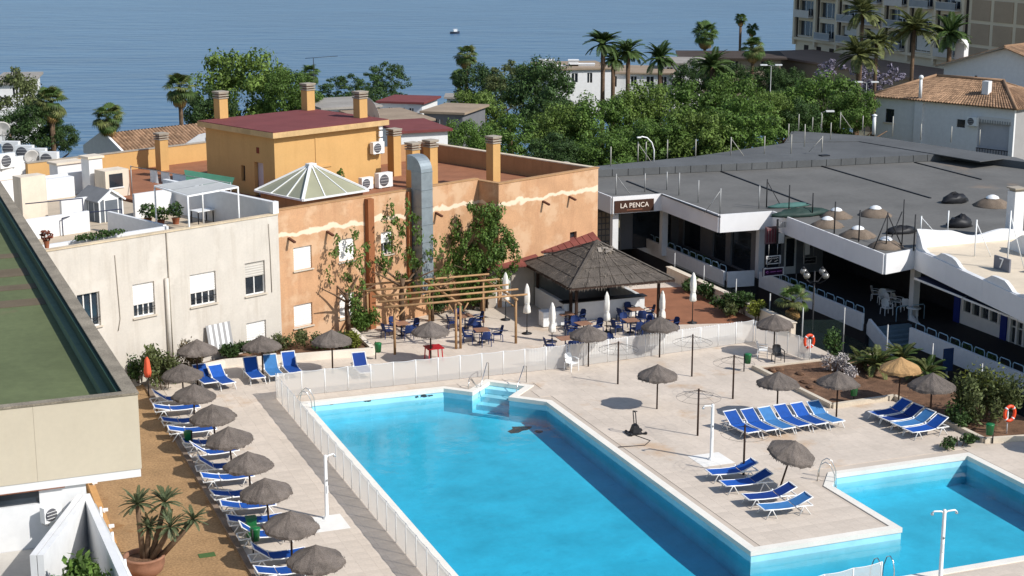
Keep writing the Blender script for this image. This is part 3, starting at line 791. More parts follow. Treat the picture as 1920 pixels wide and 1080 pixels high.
# garden shed
v = gr(206,414,6.2); t = thing('garden_shed', 'small grey plastic garden shed with white trim on the cream roof terrace', 'shed', v, KA)
SG = mat('grey shed board', srgb(98,104,110), .6, .1, 3); SR = mat('grey shed roof', srgb(120,120,120), .7, .1, 2)
MB().box(-.75,.75,-.2,2.0,0,1.25).build('body', SG, t)
mb = MB(); mb.add([(-.75,-.2,1.25),(.75,-.2,1.25),(0,-.2,1.72)],[(0,1,2)]); mb.build('gable', WHITEP, t)
for s in (-1,1):
    mb = MB(); mb.add([(s*.88,-.32,1.17),(0,-.32,1.77),(0,2.1,1.77),(s*.88,2.1,1.17),(s*.88,-.32,1.11),(0,-.32,1.71),(0,2.1,1.71),(s*.88,2.1,1.11)],[(0,1,2,3),(7,6,5,4),(0,4,5,1),(2,6,7,3),(0,3,7,4)]); mb.build('roof_panel', SR, t)
    MB().bar((s*.86,-.33,1.16),(0,-.33,1.77),.05,.1).build('trim', WHITEP, t)
    MB().box(s*.72-.04,s*.72+.04,-.23,-.19,0,1.25).build('trim', WHITEP, t)
dr = MB().box(-.4,.4,-.235,-.2,.05,1.2).build('door', SG, t)
for a, b_, c, d in ((-.45,-.39,0,1.28),(.39,.45,0,1.28),(-.39,.39,1.2,1.28)): MB().box(a,b_,-.25,-.2,c,d).build('door_trim', WHITEP, dr)
for y in (.3,.9,1.5): MB().box(-.77,-.75,y-.02,y+.02,.05,1.2).build('trim', WHITEP, t)
# stacks and blocks on the roof
def block(name, label, cat, px, py, w, d, h, m_, cap=None, z=6.2, rz=0):
    t = kthing(name, label, cat, px, py, z, rz)
    MB().box(-w/2,w/2,0,d,-.02,h).build('shaft', m_, t)
    if cap: MB().box(-w/2-.1,w/2+.1,-.1,d+.1,h+.001,h+.13).build('cap', cap, t)
    return t
CREAM2 = mat('pale render', srgb(216,202,182), .9, .08, 1, streak=.25, fine=.05)
block('roof_pier','broad pale rendered pier at the left edge of the roof terraces','pier',68,418,1.5,.9,2.6,CREAM2)
block('roof_stack','tall white rendered chimney stack behind the grey shed','chimney',183,368,.9,.9,2.3,WHITE,CREAM2)
t = block('roof_hut','pale stair head with a dark opening beside the white stack','stair head',222,372,1.6,1.2,1.7,CREAM2)
MB().box(-.55,.35,-.03,.02,.7,1.5).build('window', GLASS, t); MB().box(-.62,.42,-.06,.03,.62,.7).build('sill', WHITE, t)
block('roof_pier','low white rendered block at the far left among the air conditioners','pier',110,372,2.2,.8,1.2,WHITE)
block('roof_slab','white canopy block with a dark recess left of the stack','canopy',135,352,1.8,1.0,1.5,WHITE,CREAM2)
def aircon(label, loc, rz, s=1.0, wallmount=False):
    t = thing('air_conditioner', label, 'air conditioner', loc, rz, 'outdoor air conditioners')
    w, h, d = .85*s, .68*s, .32*s
    MB().box(-w/2,w/2,-d/2,d/2,.06,.06+h).build('casing', WHITEP, t)
    cx = -.1*s; mb = MB(); mb.lathe([(.02,0),(.26*s,0),(.28*s,.015),(.26*s,.025),(.02,.025)], 18); mb.v = [(v[0]+cx, -d/2-.002-v[2], v[1]+.06+h/2) for v in mb.v]; gl_ = mb.build('fan_grille', mat('grey fan grille', (.10,.10,.11), .5, .1), t)
    for k in range(3): MB().bar((cx-.25*s,-d/2-.04,.06+h/2+(k-1)*.14*s),(cx+.25*s,-d/2-.04,.06+h/2+(k-1)*.14*s),.012).build('guard', WHITEP, gl_)
    for x in (-w*.35, w*.35): MB().box(x-.04,x+.04,-d/2,d/2,0,.058).build('foot', GREYM, t)
    return t
aircon('white air conditioner with round fan at the left picture edge', gr(12,316,6.9), KA+R(10), 1.35)
for i, (px, py) in enumerate(((22,292),(48,300),(72,306),(94,313))):
    o = aircon('dark fronted air conditioner, %s from the left on the far roof' % ORD[i], gr(px,py,7.0), KA-R(50), 1.35)
def dish(label, px, py, z, r=.4, rz=0.0, pole=.9):
    v = gr(px, py, z); t = thing('satellite_dish', label, 'satellite dish', v, rz, 'satellite dishes')
    MB().tube((0,0,0),(0,0,pole),.03,n=6).build('mast', GREYM, t)
    mb = MB(); mb.lathe([(.01,0),(r*.5,.03),(r*.85,.09),(r,.13),(r,.14),(r*.8,.10),(.01,.02)], 18)
    mb.v = [(v_[0], -v_[2]*.9-v_[1]*.25-.03, v_[1]*.95+pole) for v_ in mb.v]; mb.build('reflector', mat('dish grey', srgb(196,192,186), .5, .05), t)
    MB().path([(0,-.02,pole-r*.6),(0,-.45,pole-.1)],.012,5).build('feed_arm', GREYM, t)
dish('grey satellite dish on the far left roof', 6,266,7.5,.55,R(20))
dish('pale satellite dish beside the dark fronted air conditioners', 58,308,7.0,.5,R(40),.5)
dish('small pale dish right of the other on the left roof', 76,312,7.0,.4,R(30),.4)
# tubular frame, laundry, netting
t = kthing('roof_railing','dark tubular clothes frame on the cream roof terrace beside the shed','railing',158,432,6.2)
for (a, b_) in (((0,0,0),(0,0,1.75)),((0,0,1.75),(-3.0,.6,1.75)),((0,0,.95),(2.1,-.4,.95)),((0,0,.95),(-1.6,-.6,.95)),((-1.6,-.6,.95),(-1.6,-.6,0)),((2.1,-.4,.95),(2.1,-.4,0))):
    MB().tube(a,b_,.03,n=6).build('bar', mat('navy tube', (.03,.035,.07), .5, .1), t)
def cloth(label, c, w, h, m_, rz):
    mb = MB(); n = 8; vs = []
    for i in range(n+1):
        for j in range(4):
            x = -w/2+w*i/n; z = -h*j/3; vs.append((x, .06*math.sin(i*1.7)*(j/3)*1.2, z + .03*math.sin(i*2.1)))
    mb.add(vs, [(i*4+j, (i+1)*4+j, (i+1)*4+j+1, i*4+j+1) for i in range(n) for j in range(3)], 0, True)
    return tag(mb.build('hanging_laundry', m_, None, c, rz), label, 'laundry', 'laundry on the roof line')
p0 = gr(245,312,8.0); p1 = gr(432,343,8.0)
t = thing('clothes_line', 'long clothes line across the orange roof with laundry and netting', 'clothes line', (p0.x,p0.y,6.3), 0)
d = p1-p0; MB().tube((0,0,1.7),(d.x,d.y,1.7),.025,n=5).build('line', GREYM, t)
for f in (0,1): MB().tube((d.x*f,d.y*f,0),(d.x*f,d.y*f,1.75),.035,n=6).build('post', GREYM, t)
la = math.atan2(d.y,d.x)
for i,(f,w,h,l) in enumerate(((.24,.7,.75,'white towel hanging at the left end of the roof clothes line'),(.36,.8,.6,'pale sheet hanging in the middle of the roof clothes line'),(.50,1.2,.55,'pale blue cloth hanging at the right of the roof laundry'))):
    cloth(l, p0+d*f, w, h, [WHITE,WHITE,mat('pale blue cloth', srgb(196,208,216), .8, .06)][i], la)
q = [gr(350,345,7.6), gr(432,352,7.6), gr(440,333,7.9), gr(345,318,8.1)]
mb = MB(); mb.add([v-q[0] for v in q]+[sum((v-q[0] for v in q), Vector())/4-Vector((0,0,.25))], [(0,1,4),(1,2,4),(2,3,4),(3,0,4)], 0, True)
tag(mb.build('shade_net', mat('green shade net', srgb(70,120,96), .8, .1), None, q[0]), 'sagging green shade net stretched beside the orange chimney', 'net')
# terrace table, chairs, pots
def pot_plant(px, py, z, label, h=.9, r=.45, lm=None, pot=.22, seed=0, n=260, leaf=.10, loc=None):
    t = thing('potted_plant', label, 'plant', loc if loc is not None else gr(px,py,z), 0, None)
    MB().lathe([(pot*.7,0),(pot,.32),(pot*1.1,.34),(pot*.9,.34),(pot*.85,.28),(.0,.27)],12).build('pot', mat('terracotta pot', srgb(150,92,66), .85, .15, 3), t)
    leafball(n, (0,0,.35+h/2), (r,r,h/2), leaf, seed).build('foliage', lm or LEAF, t)
    return t
def leafball(n, c, rad, leaf, seed, shell=.55, mb=None, flat=.0):
    """n small leaf faces spread through an ellipsoid"""
    rn = random.Random(seed); mb = mb or MB()
    for _ in range(n):
        while True:
            d = Vector((rn.uniform(-1,1), rn.uniform(-1,1), rn.uniform(-1,1)))
            if .05 < d.length < 1: break
        rr = shell + (1-shell)*rn.random()
        d = d.normalized()*rr*(1+.12*rn.uniform(-1,1))
        p = Vector((c[0]+d.x*rad[0], c[1]+d.y*rad[1], c[2]+d.z*rad[2]))
        a = Vector((rn.gauss(0,1), rn.gauss(0,1), rn.gauss(0,1)*(1-flat))).normalized()
        b_ = a.cross(Vector((rn.gauss(0,1), rn.gauss(0,1), rn.gauss(0,1)))).normalized()
        s = leaf*rn.uniform(.6,1.4)
        mb.add([p-a*s, p-b_*s*.45, p+a*s, p+b_*s*.45], [(0,1,2,3)])
    return mb
for i,(px,py,h,r,lm) in enumerate(((278,420,.8,.5,LEAFD),(302,424,.7,.55,LEAF),(330,420,.9,.45,LEAFD),(368,398,1.4,.45,LEAFD),(400,395,1.1,.4,LEAF))):
    pot_plant(px,py,6.2,'leafy potted plant, %s from the left on the cream roof terrace' % ORD[i],h,r,lm,seed=20+i)
pot_plant(88,465,7.38,'small red leaved pot plant on the cream parapet corner',.5,.3,mat('red leaf',(.16,.05,.03),.7,.3,isl=.4),.14,seed=31,n=120)
t = kthing('terrace_table','white topped table under the white steel pergola','table',380,418,6.2)
MB().box(-.55,.55,-.4,.4,.70,.74).build('table_top', WHITEP, t)
for x in (-.48,.48):
    for y in (-.33,.33): MB().cb(x,y,0,.05,.05,.698).build('leg', DARKM, t)
place(CH_K, gr(432,404,6.2), KA+R(200), 'black chair right of the table under the white steel pergola', 'chair', None)
t = kthing('lounge_sofa','dark low sofa against the grey wall of the roof terrace','sofa',405,400,6.2)
MB().box(-.9,.9,0,.7,.0,.38).build('seat', DARKM, t); MB().box(-.9,.9,.702,.9,0,.75).build('backrest', DARKM, t)
leafball(500,(0,0,.15),(1.6,.25,.18),.09,3).build('foliage', LEAFD, thing('trailing_plant','dark trailing plant along the white wall above the cream facade','plant',KW(-9.6,1.2,7.3),KA))

# ---------------------------------------------------------------- orange building
ob = thing('orange_building', 'weathered orange apartment block with terracotta roof terrace and ochre penthouse', 'building', KO, KA)
nt = ORANGE.node_tree; N = nt.nodes; L = nt.links.new          # uneven strip of bare white plaster below the parapet
bsdf = N['Principled BSDF']; src = bsdf.inputs['Base Color'].links[0].from_socket
tc = N.new('ShaderNodeTexCoord'); sp = N.new('ShaderNodeSeparateXYZ'); L(tc.outputs['Object'], sp.inputs[0])
nz = N.new('ShaderNodeTexNoise'); nz.inputs['Scale'].default_value = .9; nz.inputs['Detail'].default_value = 6; L(tc.outputs['Object'], nz.inputs['Vector'])
ad = N.new('ShaderNodeMath'); ad.operation = 'MULTIPLY_ADD'; L(nz.outputs['Fac'], ad.inputs[0]); ad.inputs[1].default_value = .9; L(sp.outputs['Z'], ad.inputs[2])
su = N.new('ShaderNodeMath'); su.operation = 'SUBTRACT'; L(ad.outputs[0], su.inputs[0]); su.inputs[1].default_value = 6.62
ab_ = N.new('ShaderNodeMath'); ab_.operation = 'ABSOLUTE'; L(su.outputs[0], ab_.inputs[0])
mr = N.new('ShaderNodeMapRange'); mr.inputs[1].default_value = .09; mr.inputs[2].default_value = .15; mr.inputs[3].default_value = .85; mr.inputs[4].default_value = 0; L(ab_.outputs[0], mr.inputs[0])
mx = N.new('ShaderNodeMix'); mx.data_type = 'RGBA'; L(mr.outputs[0], mx.inputs[0]); L(src, mx.inputs[6]); mx.inputs[7].default_value = (*srgb(232,212,186), 1); L(mx.outputs[2], bsdf.inputs['Base Color'])
owin = [(1.25,2.47,4.1,5.36,1.0,2,False),(4.33,5.45,4.1,5.37,1.0,2,False),(7.35,8.2,4.05,5.35,.5,3,False),(1.15,2.4,.95,2.2,.95,2,False),(4.3,5.4,.9,2.3,1.0,2,False)]
wall_panel(.302, 14.9, -1, 7.5, [w[:4] for w in owin], .01, .29).build('wall', ORANGE, ob)
for w in owin: window(ob, *w[:4], .01, w[4], w[5], w[6])
MB().box(.345, 14.9, -.02, .31, 7.502, 7.57).build('parapet_cap', ORANGE2, ob)
wall_panel(14.9, 23.5, -1, 7.4, [(21.0,21.6,2.9,3.7)], -1.7, -1.4).build('wall', ORANGE, ob)
MB().box(21.0,21.6,-1.5,-1.41,2.9,3.7).build('window', GLASS, ob)
MB().box(14.9, 15.2, -1.398, .3, -1, 7.4).build('side_wall', ORANGE, ob)
MB().box(14.86, 23.56, -1.74, -1.36, 7.402, 7.47).build('parapet_cap', ORANGE2, ob)
MB().box(14.86, 15.24, -1.358, .32, 7.402, 7.46).build('parapet_cap', ORANGE2, ob)
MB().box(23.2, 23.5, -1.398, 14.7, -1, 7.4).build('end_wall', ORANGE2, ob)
MB().box(23.16, 23.56, -1.358, 14.75, 7.402, 7.47).build('parapet_cap', mat('pale cap', srgb(206,190,166), .9, .15, 2), ob)
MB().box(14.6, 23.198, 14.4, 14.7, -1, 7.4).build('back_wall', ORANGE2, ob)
MB().box(.31, 14.89, .292, 24.2, 5.95, 6.3).build('roof_terrace', TERRA, ob)
MB().box(14.905, 23.19, -1.397, 14.39, 5.93, 6.28).build('roof_terrace', TERRA, ob)
MB().box(.4, 23.1, .5, 14.3, -1, 5.92).build('core', BLACK, ob)
MB().box(-1.0, 14.6, 24.2, 24.5, -1, 7.5).build('back_wall', YELLOW, ob)
MB().box(-1.04, 14.6, 24.16, 24.54, 7.502, 7.56).build('parapet_cap', CONC, ob)
for px in (540, 612, 835, 1000, 1063):
    pass
for x, y in ((.95,.01),(3.55,.01),(9.75,.01),(11.5,.01),(18.6,-1.7),(20.9,-1.7)):
    MB().bar((x,y,5.95),(x,y-.55,5.8),.14,.10).build('water_spout', mat('brown spout', srgb(92,58,44), .8, .1), ob)
MB().box(6.2,6.62,-.32,.005,-.5,7.42).build('flue', mat('brown flue', srgb(150,96,62), .85, .15, 1, streak=.3), ob)
MB().box(9.25,9.45,-.2,.005,1.0,7.45).build('flue', MATS['brown flue'], ob)
# pyramid skylight
t = thing('roof_skylight', 'glazed pyramid skylight with white bars in front of the ochre penthouse', 'skylight', KW(6.3,4.85,6.3), KA)
MB().box(-2.1,2.1,-2.05,2.05,-.02,.95).build('kerb', ORANGE2, t)
GLZ = mat('frosted skylight glass', srgb(150,148,122), .3, .10, .5, spec=.6)
E_ = [(-2.35,-2.25),(2.35,-2.25),(2.35,2.25),(-2.35,2.25)]; ap = Vector((0,0,2.5))
for i in range(4):
    a = Vector((*E_[i],.98)); b_ = Vector((*E_[(i+1)%4],.98))
    for k in range(3):
        p = a+(b_-a)*k/3; q = a+(b_-a)*(k+1)/3
        if k == 1: mb = MB().add([p,q,ap+(q-p)*.06,ap-(q-p)*.06],[(0,1,2,3)])
        else: mb = MB().add([p,q,ap],[(0,1,2)])
        mb.build('pane', GLZ, t)
        if k: MB().bar(p+Vector((0,0,.03)), p+(ap-p)*.93+Vector((0,0,.03)), .06,.05).build('glazing_bar', WHITEP, t)
    MB().bar(a+Vector((0,0,.04)), ap+Vector((0,0,.04)), .16,.10).build('hip_bar', WHITEP, t)
    MB().bar(a, b_, .12,.10).build('eaves_bar', WHITEP, t)
MB().box(-.25,.25,-.2,.2,2.47,2.56).build('cap', WHITEP, t)
# penthouse
ph = thing('rooftop_house', 'ochre rooftop stair house with flat oxide red roof on the orange block', 'building', KW(6.3,8.3,6.3), KA)
wall_panel(0,8.1,-.02,3.7,[],0,.25).build('wall', YELLOW, ph)
sw = wall_panel(0.25,7,-.02,3.7,[(1.15,2.05,.0,2.05),(3.0,3.4,.75,1.7)],0,.25); turn(sw, lambda x,y,z: (y, x, z)); sw.f=[tuple(reversed(f)) for f in sw.f]; sw.build('wall', YELLOW, ph)
MB().box(7.85,8.1,.252,7,-.02,3.7).build('wall', YELLOW, ph); MB().box(.252,7.848,6.75,7,-.02,3.7).build('wall', YELLOW, ph)
MB().box(.27,.32,1.15,2.05,.0,2.05).build('door', mat('lilac grey door', srgb(206,196,196), .6, .05), ph)
MB().box(.2,.24,3.0,3.4,.75,1.7).build('window', GLASS, ph)
MB().box(-.03,.01,1.5,1.75,2.6,2.95).build('vent', mat('brick red vent', srgb(120,56,38), .8, .1), ph)
MB().box(-.35,8.5,-.4,7.35,3.701,4.02).build('roof_slab', mat('slab edge', srgb(196,164,118), .9, .15, 1.2, streak=.3, fine=.08), ph)
MB().box(-.33,8.48,-.38,7.33,4.021,4.06).build('roof_finish', DARKRED, ph)
MB().box(3.0,3.12,-.04,.0,1.7,3.4).build('cable_cover', YELLOW, ph); MB().box(2.9,4.2,-.06,-.0,1.55,1.68).build('cable_cover', YELLOW, ph)
MB().path([(2.95,-.02,0),(2.95,-.02,.5)],.02,5).build('pipe', GREYM, ph)
def chimney(label, p, z0, h, w=.62, bent=False):
    t = thing('chimney', label, 'chimney', KW(p.x, p.y, z0), KA, 'ochre rendered chimneys')
    MB().box(-w/2,w/2,-w/2,w/2,-.02,h-.42).build('shaft', YELLOW, t)
    for k in range(3): MB().box(-w/2-.05,w/2+.05,-w/2-.05,w/2+.05,h-.40+k*.15,h-.33+k*.15).build('louvre', CONC, t)
    MB().box(-w/2+.06,w/2-.06,-w/2+.06,w/2-.06,h-.42,h-.05).build('throat', mat('vent brick', srgb(150,110,88), .9, .2), t)
    MB().box(-w/2-.07,w/2+.07,-w/2-.07,w/2+.07,h-.03,h+.04).build('cap', CONC, t)
for px,py,top,z0,l in ((415,221,172,10.36,'ochre chimney at the left end of the oxide red roof'),(578,206,157,10.36,'ochre chimney at the back edge of the oxide red roof'),(676,220,172,10.36,'ochre chimney at the right end of the oxide red roof'),
        (305,319,250,6.3,'ochre chimney in front of the far ochre parapet at the left'),(436,352,281,6.3,'ochre chimney left of the penthouse door'),
        (740,329,242,6.28,'ochre chimney just right of the penthouse air conditioners'),(775,352,268,6.28,'ochre chimney partly behind the galvanised duct'),
        (808,347,263,6.28,'ochre chimney just right of the galvanised duct'),(925,350,256,6.28,'ochre chimney at the right on the front parapet of the orange roof')):
    w = gr(px,py,z0); p = ungrid(w, KO, KA); chimney(l, p, z0, at(px,top,w.y).z-z0)
aircon('white air conditioner hung high on the penthouse wall', KW(13.9,8.02,8.25), KA, 1.05)
aircon('smaller white air conditioner standing on the roof by the penthouse', KW(12.35,7.3,6.3), KA, 1.05)
aircon('larger white air conditioner on the roof at the penthouse corner', KW(13.6,7.1,6.3), KA, 1.3)
pot_plant(0,0,0,'spiky green cactus at the foot of the penthouse wall',1.1,.25,LEAF,.2,seed=44,n=200,leaf=.09,loc=KW(10.8,7.8,6.3))
t = thing('wall_meters', 'stacked white meter boxes on the right edge of the penthouse wall', 'meter box', KW(14.25,8.1,7.6), KA)
for k in range(4): MB().box(-.12,.14,-.05,.05,.8+.45*k,1.15+.45*k).build('box', WHITEP, t)
# galvanised duct on the facade
t = thing('ventilation_duct', 'tall galvanised ventilation duct with curved top on the orange facade', 'duct', KW(9.95,-.55,0), KA)
w = .42
for k in range(7): MB().box(-w,w,-.45,.4,1.6+k*1.0,1.6+k*1.0+.985).build('duct_section', GALV, t)
for k in range(8): MB().box(-w-.03,w+.03,-.48,.43,1.587+k*1.0,1.613+k*1.0).build('flange', GALV, t)
mb = MB(); pr = []
for k in range(9):
    a = math.pi/2*k/8; pr.append((a))
vs = []
for a in pr:
    for rr in (.05,.9): 
        for x in (-w,w): vs.append((x, .45-rr*math.cos(a), 8.6+rr*math.sin(a)))
fs = []
for i in range(8):
    o=i*4; fs += [(o+2,o+3,o+7,o+6),(o,o+4,o+5,o+1),(o,o+2,o+6,o+4),(o+1,o+5,o+7,o+3)]
mb.add(vs, fs, 0); mb.build('elbow', GALV, t)
MB().box(-w,w,.451,.75,8.65,9.5).build('duct_section', GALV, t)
dish('white satellite dish at the right end of the orange roof', 1062,331,6.3,.45,R(-10),.6)

# ---------------------------------------------------------------- bar terrace: pergola, kiosk, tables, closed parasols
pg = thing('timber_pergola', 'rustic timber pole pergola over the blue chairs in front of the orange wall', 'pergola', PO, PA)
for x, y in ((6.5,6.9),(9.9,6.8),(10.15,6.8),(13.3,6.7),(6.6,12.4),(10.4,12.9),(13.2,11.6)):
    MB().tube((x,y,-.02),(x,y,2.5),.075,.065,7).build('post', WOODL, pg)
for x in (6.6,10.05,13.25): MB().tube((x,6.4,2.52),(x,12.9,2.52),.07,.065,7).build('beam', WOODL, pg)
for k, y in enumerate((6.75,8.0,9.3,10.7,12.2)):
    MB().tube((5.9+.05*k,y,2.66),(14.0-.05*k,y+.05,2.66+.02*(k%2)),.065,.055,7).build('pole', WOODL, pg)
for x in (9.5,10.6,12.7,7.1): MB().tube((x,6.78,2.5),((x+10.02)/2 if 9<x<11 else (6.6 if x < 9 else 13.25),6.78,2.05),.04,n=6).build('brace', WOODL, pg)

tb = link('bar_table', None)
MB().box(-.4,.4,-.4,.4,.70,.735).build('table_top', mat('brown table top', srgb(150,112,90), .6, .12, 2, obr=.1), tb)
MB().tube((0,0,.03),(0,0,.70),.035,n=8).build('pedestal', DARKM, tb)
MB().lathe([(.0,.04),(.22,.03),(.24,0)],12).build('foot', DARKM, tb)
kids(tb)
SETS = [(752,606,'the table in the left pergola bay'),(872,592,'the farther table in the right pergola bay'),(903,618,'the nearer table in the right pergola bay'),
        (1094,606,'the table in front of the kiosk counter'),(1061,588,'the table left of the kiosk front post'),(1060,634,'the table beside the nearest closed parasol'),(1155,640,'the table right behind the picket fence'),
        (1183,600,'the table in the middle of the bar terrace'),(1192,579,'the farthest table on the terracotta paving'),(1236,603,'the rightmost table on the bar terrace')]
SIDE = ['left','near','right','far']
for i, (px, py, l) in enumerate(SETS):
    c = PL(px, py, .72); rz = rnd.uniform(-.15,.15)
    place(tb, PW(c.x, c.y), PA+rz, 'brown square bar table: '+l, 'table', 'bar terrace tables')
    for k in range(4):
        if (i, k) in ((5,3),(6,1),(4,0)): continue
        a = math.pi + k*math.pi/2 + rz; d = .78+rnd.uniform(-.05,.15)
        place(CH_B, PW(c.x+d*math.cos(a), c.y+d*math.sin(a)), PA + a - math.pi/2 + rnd.uniform(-.35,.35), 'blue armchair on the %s side of %s' % (SIDE[k], l), 'chair', 'blue bar chairs')
c = PL(813,650,.72)
t = thing('red_table', 'small red plastic table in front of the timber pergola', 'table', PW(c.x,c.y), PA)
MB().box(-.45,.45,-.45,.45,.68,.72).build('table_top', mat('red plastic', srgb(170,30,40), .5, .1), t)
for x in (-.38,.38):
    for y in (-.38,.38): MB().bar((x,y,0),(x*.9,y*.9,.68),.05).build('leg', MATS['red plastic'], t)

def closed_parasol(px, py, h, label, loc=None):
    c = PL(px, py); t = thing('closed_parasol', label, 'parasol', PW(c.x, c.y), rnd.uniform(0,6), 'closed white parasols')
    MB().lathe([(.28,-.01),(.28,.05),(.06,.10),(.05,.2)],12).build('foot', DARKM, t)
    MB().tube((0,0,.05),(0,0,h),.025,n=6).build('pole', DARKM, t)
    def jit(i,k,r,z): return r*(1+.18*math.cos(k*4*math.pi/8+i*.5))+.01*math.sin(k*3+i), z+.02*math.sin(k*2.3+i)
    MB().lathe([(.01,h+.06),(.05,h+.0),(.12,h-.18),(.17,h-.6),(.155,h-.98),(.115,h-1.08),(.17,h-1.25),(.20,h-1.55),(.14,h-1.62),(.03,h-1.5)],16,jit=jit).build('folded_canopy', mat('white canopy cloth', srgb(228,224,214), .85, .05, 2), t)
    MB().lathe([(.15,h-1.0),(.15,h-1.06)],12).build('strap', WHITE, t)
for a in ((948,600,2.75,'closed white parasol, leftmost and farthest, behind the pergola corner'),(988,626,2.8,'closed white parasol standing at the kiosk left corner'),(1035,641,2.15,'closed white parasol, nearest one left of the dark table'),
          (1137,624,2.3,'closed white parasol in the middle of the bar tables'),(1241,602,1.75,'closed white parasol at the right end of the bar tables'),(1298,606,2.9,'closed white parasol, tallest and rightmost, on the terracotta terrace')):
    closed_parasol(*a)

# kiosk
KR = mat('weathered kiosk roof board', srgb(94,86,78), .95, .3, 1.6, fine=.45, isl=.28, streak=.3, patch=.62, patch_col=srgb(140,128,116), patch_scale=1.1, bump=.8, bscale=18)
kt = thing('bar_kiosk', 'pool bar kiosk with white counter and dark weathered pyramid roof', 'kiosk', PO, PA)
X0,X1,Y0,Y1,EZ,AZ = 16.9,23.3,7.6,14.9,2.55,4.3; CX,CY = (X0+X1)/2,(Y0+Y1)/2
cor = [Vector((X0,Y0,EZ)),Vector((X1,Y0,EZ)),Vector((X1,Y1,EZ)),Vector((X0,Y1,EZ))]; apx = Vector((CX,CY,AZ))
for i in range(4):
    a, b_ = cor[i], cor[(i+1)%4]; cols, rows = 7, 5
    for r_ in range(rows):
        for c_ in range(cols):
            def pt(u, v): q = a+(b_-a)*u; return q+(apx-q)*v
            u0,u1,v0,v1 = c_/cols, (c_+1)/cols-.006, r_/rows, min(.985,(r_+1)/rows+.012)
            q = [pt(u0,v0), pt(u1,v0), pt(u1,v1), pt(u0,v1)]
            nrm = (q[1]-q[0]).cross(q[3]-q[0]).normalized()
            dz = nrm*(.03+rnd.uniform(0,.015)); q2 = [q[0]+dz, q[1]+dz, q[2]+dz*.3, q[3]+dz*.3]
            MB().add(q+q2,[(3,2,1,0),(4,5,6,7),(0,1,5,4),(1,2,6,5),(3,7,6,2),(0,4,7,3)]).build('roof_board', KR, kt)
    MB().bar(a+Vector((0,0,.06)), apx+Vector((0,0,.06)), .16,.05).build('hip_board', KR, kt)
    MB().bar(a-Vector((0,0,.06)), b_-Vector((0,0,.06)), .08,.12).build('eaves_beam', WOODD, kt)
MB().add([cor[0]-Vector((0,0,.05)),cor[1]-Vector((0,0,.05)),cor[2]-Vector((0,0,.05)),cor[3]-Vector((0,0,.05)),apx-Vector((0,0,.06))],[(1,0,4),(2,1,4),(3,2,4),(0,3,4)]).build('soffit', WOODD, kt)
MB().lathe([(.5,-.25),(.3,-.05),(.05,.1)],6,apx).build('ridge_cap', KR, kt)
sm = MB(); rs = random.Random(8)
for _ in range(420):      # loose straw along eaves and hips
    i = rs.randrange(4); u = rs.random(); q = cor[i]+(cor[(i+1)%4]-cor[i])*u; o = (q-apx); o.z = 0; o.normalize(); s_ = Vector((-o.y,o.x,0))*rs.uniform(.015,.04); l = rs.uniform(.08,.28)
    sm.add([q-s_, q+s_, q+o*l*.6-Vector((0,0,l))],[(0,1,2)])
for _ in range(700):
    i = rs.randrange(4); q = cor[i]+(cor[(i+1)%4]-cor[i])*rs.random(); v = rs.random()**1.3*.95; p = q+(apx-q)*v+Vector((0,0,.06)); d = (q-apx).normalized(); s_ = Vector((-d.y,d.x,0)).normalized()*rs.uniform(.01,.03); l = rs.uniform(.15,.5)
    sm.add([p-s_, p+s_, p+d*l+Vector((0,0,.05))],[(0,1,2)])
tag(sm.build('loose_straw', mat('grey straw', srgb(116,106,94), .95, .25, 2, isl=.4), kt), kind='stuff')
for k in range(9): MB().bar(apx+Vector((rs.uniform(-.2,.7),rs.uniform(-1.1,-.3),-.22)),apx+Vector((rs.uniform(-.3,.9),rs.uniform(-1.4,-.6),-.42)),rs.uniform(.08,.25),.03).build('broken_board', mat('bleached board', srgb(150,140,128), .9, .15), kt)
for x,y in ((17.6,8.4),(22.7,8.4),(22.7,14.2),(17.6,14.2),(17.9,9.9)): MB().cb(x,y,-.02,.14,.14,2.6).build('post', WOODD, kt)
MB().box(17.5,22.6,10.0,10.25,-.02,1.12).build('counter_front', WHITE, kt)
MB().box(17.5,17.75,10.252,14.4,-.02,1.12).build('counter_side', WHITE, kt); MB().box(22.35,22.6,10.252,14.4,-.02,1.12).build('counter_side', WHITE, kt)
MB().box(17.4,22.7,9.85,10.5,1.122,1.17).build('counter_top', DARKM, kt)
MB().box(17.5,22.6,14.4,14.6,-.02,2.5).build('back_wall', mat('grey kiosk wall', srgb(120,116,110), .9, .1), kt)
t = thing('ice_freezer', 'white chest freezer at the left end of the kiosk counter', 'freezer', PW(16.6,9.6), PA)
MB().box(-.65,.65,-.35,.35,.05,.85).build('cabinet', WHITEP, t); MB().box(-.66,.66,-.36,.36,.852,.9).build('lid', mat('freezer lid', srgb(210,212,214), .4, .05), t)
# small service annex with red roof beside the kiosk
t = thing('service_annex', 'low service hut with red lean-to roof between the orange wall and kiosk', 'building', PW(14.6,14.6), PA)
wall_panel(0,3.2,-.02,2.5,[(.5,1.5,0,2.1)],0,.2).build('wall', mat('grey annex wall', srgb(176,164,150), .9, .1, streak=.3), t); MB().box(0.02,3.18,.25,3.0,-.02,2.45).build('core', BLACK, t)
MB().add([(-.2,-.5,2.55),(3.5,-.5,2.55),(3.5,3.2,3.1),(-.2,3.2,3.1),(-.2,-.5,2.47),(3.5,-.5,2.47),(3.5,3.2,3.02),(-.2,3.2,3.02)],[(0,1,2,3),(7,6,5,4),(0,4,5,1),(1,5,6,2),(2,6,7,3),(3,7,4,0)]).build('roof', mat('red sheet roof', srgb(118,66,58), .9, .25, 1, fine=.2), t)
MB().box(.5,1.5,.08,.14,0,2.1).build('door', FRAME, t)
t = thing('lean_to_roof', 'low red tiled lean-to roof behind the kiosk against the orange wall', 'roof', PW(18.3,16.0), PA)
